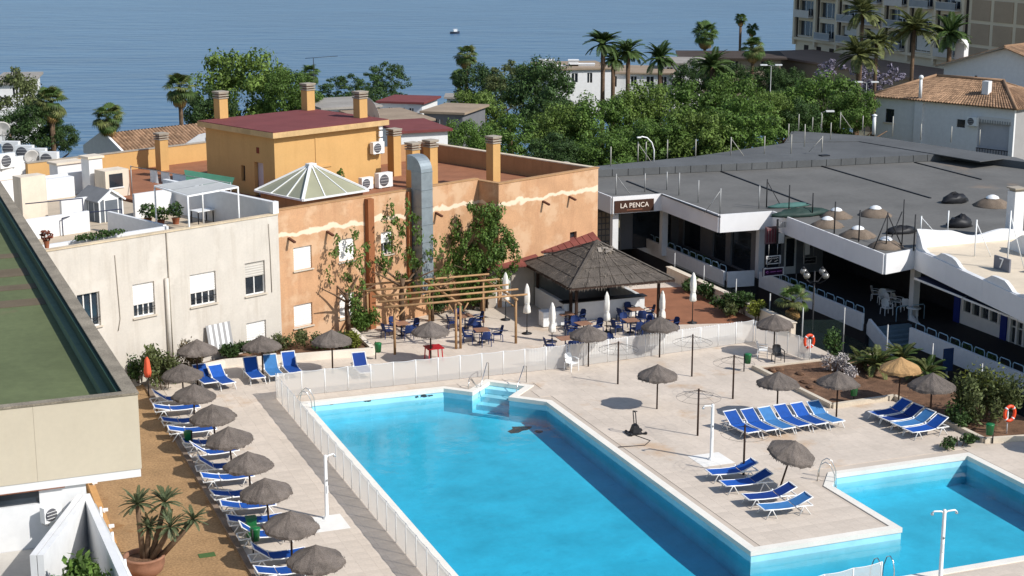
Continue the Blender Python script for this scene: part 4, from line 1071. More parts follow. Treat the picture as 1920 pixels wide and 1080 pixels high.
for k in range(9):
    MB().add([(k*.5,0,2.9),(k*.5+.46,0,2.9),(k*.5+.46,2.3,3.6),(k*.5,2.3,3.6),(k*.5,0,2.8),(k*.5+.46,0,2.8),(k*.5+.46,2.3,3.5),(k*.5,2.3,3.5)],[(0,1,2,3),(7,6,5,4),(0,4,5,1),(1,5,6,2),(2,6,7,3),(3,7,4,0)]).build('roof_sheet', MATS['red sheet roof'], t)
MB().box(.0,4.4,.1,2.2,-.02,2.75).build('wall', MATS['grey annex wall'], t)
# boundary wall of the terracotta terrace and street side planting strip
t = thing('boundary_wall', 'low beige wall along the right edge of the terracotta terrace', 'wall', PO, PA)
MB().box(28.0,28.3,2.6,18,-1.6,.75).build('wall', CREAM2, t); MB().box(27.95,28.35,2.55,18.05,.752,.80).build('coping', CREAM2, t)
t = thing('street_fence', 'dark green mesh fence on posts between the pool garden and street', 'fence', PO, PA)
m = bpy.data.materials.new('dark green net'); m.use_nodes = True; N = m.node_tree.nodes; L = m.node_tree.links.new
tr = N.new('ShaderNodeBsdfTransparent'); ms = N.new('ShaderNodeMixShader'); ms.inputs[0].default_value = .5; N['Principled BSDF'].inputs['Base Color'].default_value = (.006,.022,.018,1); N['Principled BSDF'].inputs['Roughness'].default_value = .9
L(tr.outputs[0], ms.inputs[1]); L(N['Principled BSDF'].outputs[0], ms.inputs[2]); L(ms.outputs[0], N['Material Output'].inputs['Surface']); NET = m
FP = [(28.55,18),(28.55,14),(28.6,10),(28.6,6),(28.6,2.4),(30.75,1.6),(30.8,-2.5),(30.8,-6.5),(30.8,-10.5),(30.8,-14.5),(30.8,-18.5)]
for p, q in zip(FP, FP[1:]):
    MB().tube((p[0],p[1],-1.6),(p[0],p[1],1.65),.04,n=6).build('post', GREYM, t)
    zt_ = .95 if p[0] < 30 else .12
    MB().add([(p[0],p[1],-1.5),(q[0],q[1],-1.5),(q[0],q[1],zt_),(p[0],p[1],zt_)],[(0,1,2,3)]).build('net_panel', NET, t)

# ---------------------------------------------------------------- commercial building on the right
cm = thing('shopping_terrace', 'long low shopping arcade with flat grey roof and white fascia', 'building', PO, PA)
RZ = 4.3
STEP1 = PL(1150,330,RZ); STEP2 = PL(1790,300,RZ)
FAR_ = [PL(1126,314,RZ+.5), PL(1300,294,RZ+.5), PL(1470,269,RZ+.5), PL(1484,242,RZ+.72), PL(1640,252,RZ+.72), PL(1905,293,RZ+.6)]
roof = [(26.9,FAR_[0].y-.5),(26.9,24.1),(30.6,24.1),(30.55,15.9),(34.3,15.8),(33.45,2.0),(35.9,2.7),(33.9,-9.4),(32.6,-17.5),(72,-17.5),(72,FAR_[5].y-1),(FAR_[5].x,FAR_[5].y-.5),(FAR_[4].x,FAR_[4].y-.5),(FAR_[3].x,FAR_[3].y-.5),(FAR_[2].x,FAR_[2].y-.5)]
MB().prism(roof, 3.25, RZ-.002).build('roof_slab', ROOFGREY, cm)
FASC = mat('white fascia', srgb(226,224,222), .6, .04, .8)
edge = [(26.9,40),(26.9,24.1),(30.6,24.1),(30.55,15.9),(34.3,15.8),(33.45,2.0),(35.9,2.7),(33.9,-9.4),(32.6,-17.5)]
for p, q in zip(edge, edge[1:]):
    P, Q = Vector(p), Vector(q); d = (Q-P).normalized(); nrm = Vector((d.y,-d.x)); 
    if nrm.dot(Vector((-1,-1))) < 0: nrm = -nrm
    k = max(1, round((Q-P).length/4.6))
    for i in range(k):
        a = P+(Q-P)*i/k+d*.006; b_ = P+(Q-P)*(i+1)/k-d*.006
        MB().bar((*(a+nrm*.05),3.80),(*(b_+nrm*.05),3.80),.10,1.16).build('fascia_panel', FASC, cm)
# upper roof step at the back
ux0, uy0 = 27.2, STEP1.y; ux1, uy1 = STEP2.x, STEP2.y
up = [(26.95,uy0+.2),(ux1,uy1),(FAR_[5].x-.5,FAR_[5].y-3),(FAR_[5].x,FAR_[5].y)]+[(f.x,f.y) for f in FAR_[4:0:-1]]+[(26.95,FAR_[0].y)]
MB().prism(up, RZ+.001, RZ+.52).build('upper_roof', ROOFDK, cm)
nb_ = 26
for i in range(nb_):
    a = Vector((26.95,uy0+.2)); b_ = Vector((ux1,uy1)); p = a+(b_-a)*(i+.02)/nb_; q = a+(b_-a)*(i+.98)/nb_
    MB().bar((p.x,p.y-.06,RZ+.27),(q.x,q.y-.06,RZ+.27),.1,.5).build('upstand_block', ROOFDK, cm)
MB().prism([(FAR_[2].x+.3,FAR_[2].y+.2),(FAR_[2].x+6,FAR_[2].y-1.5),(FAR_[5].x-4,FAR_[5].y-1.0),(FAR_[5].x-.5,FAR_[5].y-.2),(FAR_[4].x,FAR_[4].y-.2),(FAR_[3].x+.2,FAR_[3].y-.2)], RZ+.521, RZ+.575).build('upper_roof', ROOFDK, cm)
for (a, b_) in (((1175,340),(1350,408)),((1352,322),(1520,385)),((1540,312),(1745,372)),((1715,305),(1840,337))):
    p = PL(*a,RZ); q = PL(*b_,RZ); MB().bar((p.x,p.y,RZ+.03),(q.x,q.y,RZ+.03),.12,.06).build('roof_joint', DARKM, cm)
MB().cb(PL(1545,305,RZ).x, PL(1545,305,RZ).y, RZ, .7,.5,.6).build('roof_outlet', DARKM, cm)
# terrace, shop walls, parapets
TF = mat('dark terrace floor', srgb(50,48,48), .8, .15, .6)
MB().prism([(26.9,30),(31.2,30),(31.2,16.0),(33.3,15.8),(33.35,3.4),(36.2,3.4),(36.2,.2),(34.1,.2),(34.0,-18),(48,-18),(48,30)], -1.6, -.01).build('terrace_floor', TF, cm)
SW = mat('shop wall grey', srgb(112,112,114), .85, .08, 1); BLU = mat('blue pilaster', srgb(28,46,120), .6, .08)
def facade(x, y0, y1, items, m_, name='shop_wall'):
    """wall facing -x with openings given as (y0,y1,z0,z1)"""
    mb = wall_panel(-y1, -y0, -.02, 3.24, [(-b_, -a, c, d) for a, b_, c, d in items], 0, .2)
    turn(mb, lambda X,Y,Z: (x+Y, -X, Z)); mb.build(name, m_, cm)
facade(33.6,16.6,27.6,[(17.2,19.9,.1,2.7),(20.6,22.4,.1,2.7),(24.2,26.8,.1,2.7)],SW)
for a, b_ in ((17.2,19.9),(20.6,22.4),(24.2,26.8)): MB().box(33.72,33.76,a,b_,.1,2.7).build('shop_window', GLASS, cm)
wall_panel(27.0,33.58,-.02,3.24,[(28.6,29.1,.0,2.8),(30.0,33.0,0,2.6)],27.4,27.6).build('shop_wall', SW, cm)
MB().box(30.0,33.0,27.5,27.55,0,2.6).build('shop_window', GLASS, cm)
for k in range(5):
    for j in range(6): MB().box(27.05+k*.3,27.27+k*.3,27.33,27.398,.3+j*.42,.62+j*.42).build('lattice_block', CONC, cm)
wall_panel(33.81,38.5,-.02,3.24,[(34.2,35.4,.1,2.6),(35.6,36.5,.0,2.5)],16.4,16.6).build('shop_wall', SW, cm)
MB().box(34.2,35.4,16.5,16.55,.1,2.6).build('shop_window', GLASS, cm)
d = MB().box(35.6,36.5,16.43,16.5,0,2.5).build('shop_door', FRAME, cm); MB().box(35.75,36.35,16.41,16.43,.5,2.35).build('pane', GLASS, d)
facade(40.0,2.6,16.4,[],BLACK,'bar_back_wall'); MB().box(38.6,40,16.3,16.5,-.02,3.24).build('bar_side_wall', BLACK, cm)  # walls coloured black to stand in for the bar's deep shade
facade(38.6,-17.5,2.4,[(-1.6,1.6,.75,2.4),(-4.9,-2.6,.0,2.4),(-8.4,-5.8,.75,2.4),(-12,-9.2,0,2.4)],FRAME)
for a, b_, z in ((-1.6,1.6,.75),(-4.9,-2.6,0),(-8.4,-5.8,.75),(-12,-9.2,0)):
    MB().box(38.72,38.75,a,b_,z,2.4).build('shop_window', GLASS, cm)
    n_ = 4 if z else 4
    for k in range(n_+1): y = a+(b_-a)*k/n_; MB().box(38.55,38.715,y-.07,y+.07,z,2.4).build('mullion', FRAME, cm)
    for zz in (.9,1.5,2.0): 
        if zz > z+.2: MB().box(38.62,38.70,a,b_,zz-.03,zz+.03).build('glazing_bar', FRAME, cm)
for y in (2.1,-2.1,-5.35,-8.8,-12.5): MB().box(38.5,38.598,y-.25,y+.25,0,2.5).build('pilaster', BLU, cm)
for k,(ya,yb) in enumerate(((1.6,-3.2),(-3.3,-8.2),(-8.3,-13.5))):
    MB().add([(35.2-.17*k*2,ya,2.95),(35.2-.17*k*2-.3,yb,2.95),(38.4,yb,3.2),(38.4,ya,3.2)],[(0,1,2,3)]).build('awning', mat('dark blue awning', srgb(30,34,58), .8, .1), cm)
    MB().bar((35.2-.34*k,ya,2.92),(35.2-.34*k-.3,yb,2.92),.06,.1).build('awning_bar', FRAME, cm)
c = PL(1712,592,0)
for x, y in ((c.x,c.y),(33.7,16.2),(31.0,24.6),(27.3,24.6)): MB().cb(x,y,-.02,.42,.42,3.28).build('column', WHITE, cm)
# parapet walls with sloped white faces and hoop railings
PAR_ = [((31.2,29),(31.2,16.2)),((31.25,16.0),(33.1,15.8)),((33.3,15.4),(33.3,3.6)),((34.0,-.0),(33.9,-17.5))]
def parapet(p, q):
    P, Q = Vector(p), Vector(q); d = (Q-P).normalized(); k = max(1, round((Q-P).length/2.4))
    for i in range(k):
        a = P+(Q-P)*i/k+d*.005; b_ = P+(Q-P)*(i+1)/k-d*.005
        MB().bar((a.x,a.y,.1),(b_.x,b_.y,.1),.16,1.0).build('parapet_panel', WHITE, cm)
for p, q in PAR_: parapet(p, q)
MB().bar((36.3,3.5,-.05),(36.3,-.1,-1.55),.16,.9).build('stair_parapet', WHITE, cm); MB().bar((33.5,3.4,-.05),(33.5,.0,-1.5),.16,.9).build('stair_parapet', WHITE, cm)
for k in range(9): MB().box(33.6,36.2,3.38-.38*(k+1),3.38-.38*k,-1.6,-.17*(k+1)).build('step', mat('blue grey step', srgb(120,138,146), .8, .1), cm)
hp = MB(); hp.path([(0,-.42,0),(0,-.42,.78),(0,-.34,.88),(0,.34,.88),(0,.42,.78),(0,.42,0)],.028,6); hoop = hp.mesh('railing_hoop', mat('pale blue rail', srgb(150,180,196), .5, .1))
rl = thing('terrace_railing','row of pale blue hoop rails along the arcade terrace edge','railing',PO,PA)
for p, q in (PAR_[0],PAR_[2],PAR_[3],((35.0,3.4),(37.2,3.4))):
    P, Q = Vector(p), Vector(q); d = (Q-P).normalized(); n_ = int((Q-P).length/1.05); ang = math.atan2(d.y,d.x)-math.pi/2
    for i in range(n_): c = P+d*(.55+i*1.05); link('railing_hoop', hoop, rl, (c.x+.25, c.y, -.02), ang)
# dark hedge boxes on the terrace edge
for i,(x,y,l) in enumerate(((32.0,27,4),(32.0,21,5),(34.0,12,4),(34.6,-5,5),(34.6,-12,5))):
    leafball(700,(0,0,.3),(.35,l/2,.35),.10,60+i).build('foliage', LEAFD, thing('terrace_hedge','dark clipped planting behind the arcade parapet, %s from the far end' % ORD[i],'plant',PW(x,y,0),PA,'arcade plants'))
# white plastic tables and chairs on the arcade terrace
for i,(px,py,a) in enumerate(((1655,570,0),(1668,575,2),(1683,578,1),(1700,585,2.5),(1642,563,1.2),(1662,590,.3))):
    place(CH_W, gr(px,py,0), a, 'white plastic chair in the dark arcade bar, %s from the left' % ORD[i], 'chair', 'white arcade chairs')
tw = link('plastic_table', None); MB().lathe([(0,.70),(.42,.70),(.42,.73),(0,.73)],16).build('table_top', WHITEP, tw)
for k in range(4): MB().bar((.3*math.cos(k*1.57+.7),.3*math.sin(k*1.57+.7),0),(.2*math.cos(k*1.57+.7),.2*math.sin(k*1.57+.7),.70),.05).build('leg', WHITEP, tw)
kids(tw)
for px,py,l in ((1665,566,'round white table among the chairs in the dark arcade bar'),(1712,600,'round white table right of the chairs in the dark arcade bar')): place(tw, gr(px,py,0), 0, l, 'table', 'white arcade tables')
# ---- signs
def text_mesh(body, size, m_, parent, loc, name='lettering', ext=.012):
    cu = bpy.data.curves.new(name, 'FONT'); cu.body = body; cu.size = size; cu.extrude = ext; cu.align_x = 'CENTER'; cu.align_y = 'CENTER'
    tmp = bpy.data.objects.new(name, cu); C.objects.link(tmp)
    bpy.context.view_layer.update()
    me = bpy.data.meshes.new_from_object(tmp.evaluated_get(bpy.context.evaluated_depsgraph_get()))
    bpy.data.objects.remove(tmp); me.materials.clear(); me.materials.append(m_)
    o = link(name, me, parent, loc); o.rotation_euler = (R(90),0,0); return o
LET = mat('pale lettering', srgb(238,224,208), .6, .02)
s = thing('shop_sign', 'brown shop sign with pale letters reading LA PENCA on white fascia', 'sign', PW(26.9,24.0,3.3), PA)
MB().box(.12,3.0,-.06,.03,-.02,.80).build('board', mat('brown sign board', srgb(66,42,30), .6, .1), s)
text_mesh('LA PENCA', .46, LET, s, (1.56,-.075,.44)); MB().box(1.0,2.15,-.068,-.061,.13,.16).build('underline', mat('copper line', srgb(170,110,84), .6, .05), s)
def board(label, x0, y0, x1, y1, Y, bm, fm, marks, txt=None):
    a = at(x0, y1, Y); w = (x1-x0)*Y/FPX/math.cos(PA)*.96; h = (y1-y0)*Y/FPX*1.02
    t = thing('hanging_sign', label, 'sign', a, PA); MB().box(0,w,0,.12,0,h).build('board', bm, t)
    for p in ((0,w,0,.05),(0,w,h-.05,h),(0,.05,.05,h-.05),(w-.05,w,.05,h-.05)): MB().box(p[0],p[1],-.03,-.002,p[2],p[3]).build('frame', fm, t)
    for m_, pts in marks:
        MB().path([(w*u,-.02,h*v) for u,v in pts],.022,5).build('mark', m_, t)
    for x in (.2*w,.8*w): MB().tube((x,.06,h),(x,.06,h+.7),.02,n=5).build('hanger', GREYM, t)
    return t
board('black hanging sign with white handwritten lettering under the arcade roof',1436,480,1467,496,97.3,DARKM,FRAME,
   [(LET,[(.12,.62),(.16,.8),(.24,.74),(.22,.58),(.15,.58),(.3,.7),(.38,.55),(.36,.8),(.46,.6),(.5,.74),(.56,.6),(.6,.74),(.68,.62),(.74,.74),(.88,.66)]),(LET,[(.12,.2),(.3,.32),(.36,.5),(.28,.46)]),(LET,[(.58,.28),(.72,.36),(.82,.44)])])
PUR = mat('purple sign face', srgb(52,16,50), .5, .1); PNK = mat('pink lettering', srgb(190,110,180), .5, .1)
board('white framed purple hanging sign below the black sign',1431,503,1474,519,97.0,PUR,FRAME,[(PNK,[(.12,.5),(.2,.62),(.28,.45),(.2,.38),(.14,.5)]),(PNK,[(.34,.5),(.6,.52)]),(PNK,[(.66,.52),(.9,.54)])])
board('small dark hanging sign with faint lettering under the white fascia',1506,482,1534,496,101,DARKM,GREYM,[(GREYM,[(.15,.45),(.3,.55),(.45,.45),(.6,.55),(.85,.48)])])
board('dark poster panel with pale ring mark on the arcade parapet',1466,536,1504,556,98,DARKM,DARKM,[(LET,[(.3,.2),(.34,.6),(.46,.85),(.58,.7),(.5,.45),(.38,.5)])])
t = thing('wall_poster','faded red striped poster hanging at the fascia corner','poster',at(1434,458,99.2),PA)
MB().box(0,.95,0,.05,0,1.1).build('panel', mat('faded poster', srgb(120,92,92), .8, .2, 3), t)
for k in range(4): MB().box(.1+.2*k,.2+.2*k,-.012,-.002,.1,.95).build('stripe', mat('faded red stripe', srgb(110,52,58), .8, .15), t)
t = thing('sign_bracket','dark vertical bracket with fretwork letters beside the fascia corner','sign',at(1457,460,98.8),PA)
MB().box(-.05,.05,0,.08,0,1.65).build('post', DARKM, t)
for k in range(6): MB().box(.1+.12*k,.17+.12*k,.02,.06,1.15,1.45).build('letter', GREYM, t)
MB().box(.05,.85,.03,.05,1.1,1.14).build('rail', GREYM, t); MB().box(.1,.5,.0,.06,.1,.75).build('lamp_panel', mat('pale lamp panel', srgb(200,196,188), .6, .05), t)
t = thing('banner_frame','tall dark framed white banner across the arcade fascia','banner',at(1509,478,100),PA)
MB().box(.0,.36,.02,.05,0,2.0).build('cloth', FASC, t); MB().box(-.06,0,0,.08,-.6,2.05).build('pole', GREYM, t); MB().box(.361,.45,0,.08,.4,2.05).build('pole', DARKM, t)
# fallen white picture of a street lamp cluster
t = thing('street_lamp','dark street lamp with four glass globes before the arcade parapet','street lamp',(*(gr(1521,660,-1.6).xy),-1.6),PA)
b0 = gr(1521,660,-1.6); topz = at(1521,505,b0.y).z+1.6
MB().path([(0,0,0),(0,0,.5),(0,0,topz-.1)],[.09,.06,.045],8).build('post', DARKM, t)
for k in range(4):
    a = k*math.pi/2+.4; x,y = .75*math.cos(a), .75*math.sin(a)
    ar = MB().path([(0,0,topz-.7),(x*.5,y*.5,topz-.75),(x,y,topz-.5)],.025,6); ar = ar.build('arm', DARKM, t)
    MB().sph((x,y,topz-.25),.2,n=12).build('globe', mat('smoked globe', srgb(120,118,112), .15, .1, spec=.8), ar); MB().lathe([(.1,0),(.13,.03),(.0,.16)],8,(x,y,topz-.1)).build('finial', DARKM, ar)
t = thing('blue_sign','blue information panel on a post in front of the arcade','sign',(*(gr(1776,700,-.2).xy),-1.6),PA)
b0 = gr(1776,700,-.2); h_ = at(1776,655,b0.y).z+1.6
MB().tube((0,.05,0),(0,.05,h_),.05,n=6).build('post', GREYM, t); MB().box(-.3,.3,-.03,.03,h_-1.15,h_+.05).build('panel', mat('blue panel', srgb(24,48,84), .5, .1), t)
# ---- things on the arcade roof
def roof_pole(px, py, top, label, m_=GREYM, z=RZ, brace=0):
    b0 = gr(px, py, z); h = at(px, top, b0.y).z - z
    t = thing('roof_pole', label, 'pole', b0, PA, 'thin poles on the arcade roof')
    MB().tube((0,0,-.01),(0,0,h),.04,n=6).build('pole', m_, t)
    if brace: MB().tube((0,0,h*.92),(brace*.9,-.4 if brace > 0 else .4,0),.025,n=5).build('brace', m_, t)
FRONTP = [(1155,367,326,1),(1209,362,325,0),(1250,358,322,0),(1273,368,324,0),(1309,382,338,0),(1350,402,353,-1),(1423,393,348,0),(1437,391,336,1),(1479,397,347,0),(1523,408,362,0),(1564,440,378,0),(1610,455,394,0)]
for i,(px,py,tp,br) in enumerate(FRONTP): roof_pole(px,py-2,tp,'thin roof pole, %s from the left along the arcade front edge' % ORD[i],GREYM if i<7 else DARKM,RZ,br)
BACKP = [(1145,312,275,0),(1196,303,266,1),(1211,302,266,0),(1251,298,262,0),(1304,296,261,0),(1370,292,257,1),(1433,289,255,0)]
for i,(px,py,tp,br) in enumerate(BACKP): roof_pole(px,py,tp,'thin roof pole, %s from the left along the arcade back edge' % ORD[i],mat('pale pole', srgb(170,166,156), .6, .1),RZ+.5,br)
BP2 = [(1478,264,232,0),(1483,288,252,0),(1497,247,214,0),(1508,275,233,0),(1523,245,220,0),(1540,245,213,0),(1541,285,255,-1),(1557,262,230,0),(1575,242,210,1),(1617,247,217,0),(1673,255,218,0),(1726,262,232,0),(1783,267,237,0),(1836,272,243,0)]
for i,(px,py,tp,br) in enumerate(BP2): roof_pole(px,py,tp,'thin pale pole, %s from the left on the upper arcade roof' % ORD[i],MATS['pale pole'],RZ+.7,br)
b0 = gr(1226,303,RZ+.5); h_ = at(1226,255,b0.y).z-RZ-.5
t = thing('roof_lamp','white curved lamp post at the back edge of the arcade roof','lamp post',b0,PA); MB().path([(0,0,0),(0,0,h_*.45),(-.2,0,h_*.75),(-.6,0,h_*.95),(-1.0,0,h_),(-1.15,0,h_-.02)],.05,7).build('post', WHITEP, t); MB().box(-1.4,-1.1,-.08,.08,h_-.08,h_).build('head', WHITEP, t)
can = MB(); 
def jit2(i,k,r,z): return r*(1+.05*math.sin(k*2.9)), z+.02*math.sin(k*1.7+i)
MB_c = MB(); MB_c.lathe([(1.0,0),(.98,.06),(.62,.28),(.3,.44),(.1,.52)],24,jit=jit2); canm = MB_c.mesh('canopy', mat('roof stored thatch', srgb(118,104,90), .95, .2, 2, fine=.3))
cpm = MB().lathe([(.36,.43),(.3,.52),(.12,.6),(0,.62)],14).mesh('cap', WHITEP)
for i,(px,py,s_) in enumerate(((1568,407,1.0),(1641,404,1.05),(1551,424,1.0),(1608,443,1.05),(1661,463,1.0),(1860,386,1.2))):
    t = thing('stored_parasol_top','white capped thatch parasol top on the arcade roof, '+['far left of the group of five','far right of the group of five','middle left of the group','middle right of the group','nearest the roof corner','alone at the far right']  [i],'parasol top',gr(px,py,RZ),rnd.uniform(0,6),'parasol tops on the roof'); t.scale = (s_,s_,s_)
    link('canopy', canm, t); link('cap', cpm, t)
def bundle(label, px, py, m_, L_, W2, H2, seed):
    rn = random.Random(seed); mb = MB(); mb.sph((0,0,H2*.35),1,(L_,W2,H2),14)
    mb.v = [(v[0]*(1+.2*rn.uniform(-1,1)), v[1]*(1+.2*rn.uniform(-1,1)), max(0,v[2]*(1+.25*rn.uniform(-1,1)))) for v in mb.v]
    return tag(mb.build('tarp_bundle', m_, None, gr(px,py,RZ), PA), label, 'tarp')
bundle('crumpled dark green tarpaulin on the arcade roof corner',1500,405,mat('green tarp', srgb(42,60,54), .6, .2),2.0,.5,.35,1)
bundle('folded teal net beyond the dark green tarpaulin on the roof',1480,388,mat('teal net', srgb(70,104,98), .8, .15),1.5,.35,.2,2)
bundle('black tarpaulin bundle in the middle of the grey roof',1790,380,DARKM,.9,.5,.45,3)
bundle('flat black bundle beside the white scalloped parapet',1690,437,DARKM,1.0,.4,.3,4)
bundle('black covered bundle inside the white scalloped terrace',1800,425,DARKM,.9,.5,.5,5)
# white terrace with scalloped walls at the right
t = thing('roof_terrace_walls','white scalloped terrace walls at the right end of the arcade roof','wall',PO,PA)
MB().prism([(36.1,3.3),(34.2,-9.4),(33.0,-17),(60,-17),(60,3.3)], RZ, RZ+.03).build('terrace_paving', mat('cream terrace', srgb(212,196,172), .9, .1, .6, fine=.06), t)
def scallop(pts, hs, w=.22):
    """white wall with a swooping top edge"""
    mb = MB(); P = [Vector(p) for p in pts]; vs = []; n_ = 28
    tot = [0]; 
    for a, b_ in zip(P, P[1:]): tot.append(tot[-1]+(b_-a).length)
    for i in range(n_+1):
        s_ = tot[-1]*i/n_; k = max(j for j in range(len(tot)) if tot[j] <= s_+1e-6); k = min(k, len(P)-2)
        u = (s_-tot[k])/(tot[k+1]-tot[k]); p = P[k]+(P[k+1]-P[k])*u; d = (P[k+1]-P[k]).normalized(); nn_ = Vector((-d.y,d.x))*w/2
        f = i/n_*(len(hs)-1); j = min(int(f), len(hs)-2); e = f-j; e = e*e*(3-2*e); h = hs[j]+(hs[j+1]-hs[j])*e
        vs += [(p.x-nn_.x,p.y-nn_.y,RZ+.02),(p.x+nn_.x,p.y+nn_.y,RZ+.02),(p.x+nn_.x,p.y+nn_.y,RZ+h),(p.x-nn_.x,p.y-nn_.y,RZ+h)]
    fs = []
    for i in range(n_):
        o = i*4; fs += [(o,o+4,o+7,o+3),(o+1,o+2,o+6,o+5),(o+3,o+7,o+6,o+2)]
    fs += [(0,3,2,1),(n_*4,n_*4+1,n_*4+2,n_*4+3)]
    mb.add(vs, fs, 0, False); return mb.build('scalloped_wall', WHITE, t)
scallop([(36.0,2.6),(33.95,-9.6)],[1.2,.12,.12,.5,.48,.08,.08,.08,.5,.5,.08,.3])
scallop([(36.2,2.9),(46,3.2)],[1.1,.9,.45,.7,.4,.6]); scallop([(41,1.0),(40.4,-4)],[.4,1.1,.2,.9]); scallop([(46,3.0),(45,-6)],[.5,1.4,.3,1.2,.2])
scallop([(37.8,-4.5),(41,-5.2)],[.3,1.0,.2]); scallop([(36.2,-8.2),(39.5,-9.0)],[.3,1.1,.3,.9])
MB().box(36.9,37.0,-4.3,-3.0,RZ,RZ+.75).build('number_panel', mat('slate panel', srgb(110,112,120), .7, .1), t)
tx = text_mesh('7', .8, WHITEP, t, (36.88,-3.65,RZ+.4)); tx.rotation_euler = (R(90),0,R(-90))
t = thing('roof_chimney','tall white square chimney at the right end of the arcade roof','chimney',gr(1900,445,RZ),PA)
hh = at(1900,352,gr(1900,445,RZ).y).z-RZ; MB().box(-.35,.35,-.35,.35,-.01,hh-.2).build('shaft', WHITE, t); MB().box(-.28,.28,-.28,.28,hh-.2,hh-.05).build('vent', CONC, t); MB().box(-.42,.42,-.42,.42,hh-.049,hh+.03).build('cap', CONC, t)
for i,(px,py,tp) in enumerate(((1726,438,405),(1776,442,395),(1827,482,412),(1888,505,395),(1713,470,402))): roof_pole(px,py,tp,'white pole, %s from the left along the scalloped terrace' % ORD[i],WHITEP if i<4 else DARKM,RZ,.9 if i in (0,2,3) else 0)
t = thing('roof_frame','dark triangular pole frame on the arcade roof corner','frame',gr(1665,468,RZ),PA)
for a,b_ in (((-1,0,0),(0,.2,2.0)),((1.1,.2,0),(0,.2,2.0)),((0,.2,0),(0,.2,2.1)),((.3,.5,0),(1.5,1.0,1.9)),((1.6,1.0,0),(1.6,1.0,2.6))): MB().tube(a,b_,.035,n=5).build('pole', DARKM, t)

# ---------------------------------------------------------------- near annex at the left with the green roof
AO = PW(-12.08,-32.2); AR = PA+R(1.55)
an = thing('hotel_annex', 'near flat roofed annex with cream parapet box and green painted roof', 'building', AO, AR)
BZ0, BZ1 = 8.95, 11.0
ANW = mat('cream panel', srgb(194,183,162), .85, .05, .5, streak=.15, streak_col=srgb(176,160,130), fine=.03)
CAPC = mat('lichen stained cap', srgb(140,130,114), .95, .25, 1.5, fine=.35)
for k in range(4): MB().box(-10.4+k*2.6, -10.4+k*2.6+2.595, 0, .2, BZ0, BZ1-.05).build('parapet_panel', ANW, an)
MB().box(-.20, -.005, .202, 36.2, BZ0, BZ1-.05).build('side_parapet', ANW, an)
MB().box(-10.4, .02, -.03, .24, BZ1-.048, BZ1).build('cap', CAPC, an); MB().box(-.36, .02, .241, 36.2, BZ1-.048, BZ1).build('cap', CAPC, an)
GRF = mat('green roof coating', srgb(96,104,70), .85, .15, .35, fine=.1, patch=.66, patch_col=srgb(112,100,76), patch_scale=.25)
GRD = mat('upstand painted shadow', srgb(40,66,52), .6, .15, 1)  # dark tone puts the shadow band inside the parapet into the colour
MB().box(-10.4, -.66, .4, 36.2, BZ1-.85, BZ1-.68).build('roof_floor', GRF, an)
MB().box(-.658, -.46, .26, 36.2, BZ1-.85, BZ1-.42).build('gutter_ledge', mat('pale green ledge', srgb(104,122,100), .8, .12, 1.5, fine=.1), an)
MB().box(-.458, -.202, .25, 36.2, BZ1-.85, BZ1-.1).build('upstand', GRD, an); MB().box(-10.4, -.665, .205, .395, BZ1-.85, BZ1-.25).build('upstand', GRD, an)
for i,(y,w_) in enumerate(((13.5,1.0),(16,.8),(18.2,1.3),(21.5,.8))): MB().box(-10.4, -.665, y, y+w_, BZ1-.678, BZ1-.668).build('roof_strip', mat('brown roof strip', srgb(104,92,74), .9, .15, .8, fine=.1), an)
MB().box(-10.4, -.03, .02, 36.1, BZ0-.22, BZ0-.002).build('soffit_slab', WHITE, an)
wall_panel(-10.4,-1.42,-1.6,BZ0-.222,[(-4.6,-2.58,8.32,8.68)],.12,.3).build('wall', WHITE, an)
MB().box(-4.6,-2.58,.22,.26,8.32,8.68).build('window', GLASS, an); MB().box(-3.6,-3.56,.15,.219,8.32,8.68).build('window_bar', DARKM, an); MB().box(-10.4,-1.95,.02,.119,8.70,8.728).build('lintel', mat('wood lintel', srgb(130,82,58), .8, .15), an)
MB().box(-10.3,-1.5,.32,36,-1.6,BZ0-.23).build('core', WHITE, an)
tf = lambda a, b_: ungrid(PW(b_,-a), AO, AR)
PAT = mat('grey patio paving', srgb(170,164,154), .9, .08, .6, fine=.05)
p0, p1, p2 = tf(32.3,-13.6), tf(35.9,-15.0), tf(38.4,-13.5)
MB().prism([(-10.4,.1),(-10.4,-9),(p1.x-1.0,-9),(p1.x,p1.y),(p0.x,.1)], 6.9, 7.15).build('terrace_floor', PAT, an)
d_ = (p1-p0).normalized(); nn_ = Vector((-d_.y,d_.x,0))
for k,(o_,w_) in enumerate(((-.09,.15),(.08,.15))): MB().bar((p0.x+nn_.x*o_,p0.y+nn_.y*o_-.1,7.7),(p1.x+nn_.x*o_+d_.x*.2,p1.y+nn_.y*o_+d_.y*.2,7.7),w_,1.62).build('parapet', WHITE, an)
MB().box(p0.x-.02,p0.x+.16,-9,-.1,5.0,8.5).build('parapet', WHITE, an)
for o_,z_ in ((.24,8.45),(.34,8.25)): MB().tube((p0.x+o_,-9,z_),(p0.x+o_-.1,-.3,z_),.04,n=6).build('rail', WHITEP, an)
for k in range(4): MB().tube((p0.x+.30,-1.2-k*1.8,7.4),(p0.x+.26,-1.2-k*1.8,8.5),.035,n=6).build('rail_post', WHITEP, an)
MB().box(-4,p0.x-.05,-9,-.5,5.0,7.1).build('courtyard_floor', CONC, an)
aircon('tilted white air conditioner on the white wall below the near annex', (AO + Matrix.Rotation(AR,3,'Z')@Vector((-2.35,-.12,7.85))), AR+.5, .6)
t = thing('timber_edging','long pale timber plank edging the mulch bed beside the white stair','edging',PO,PA)
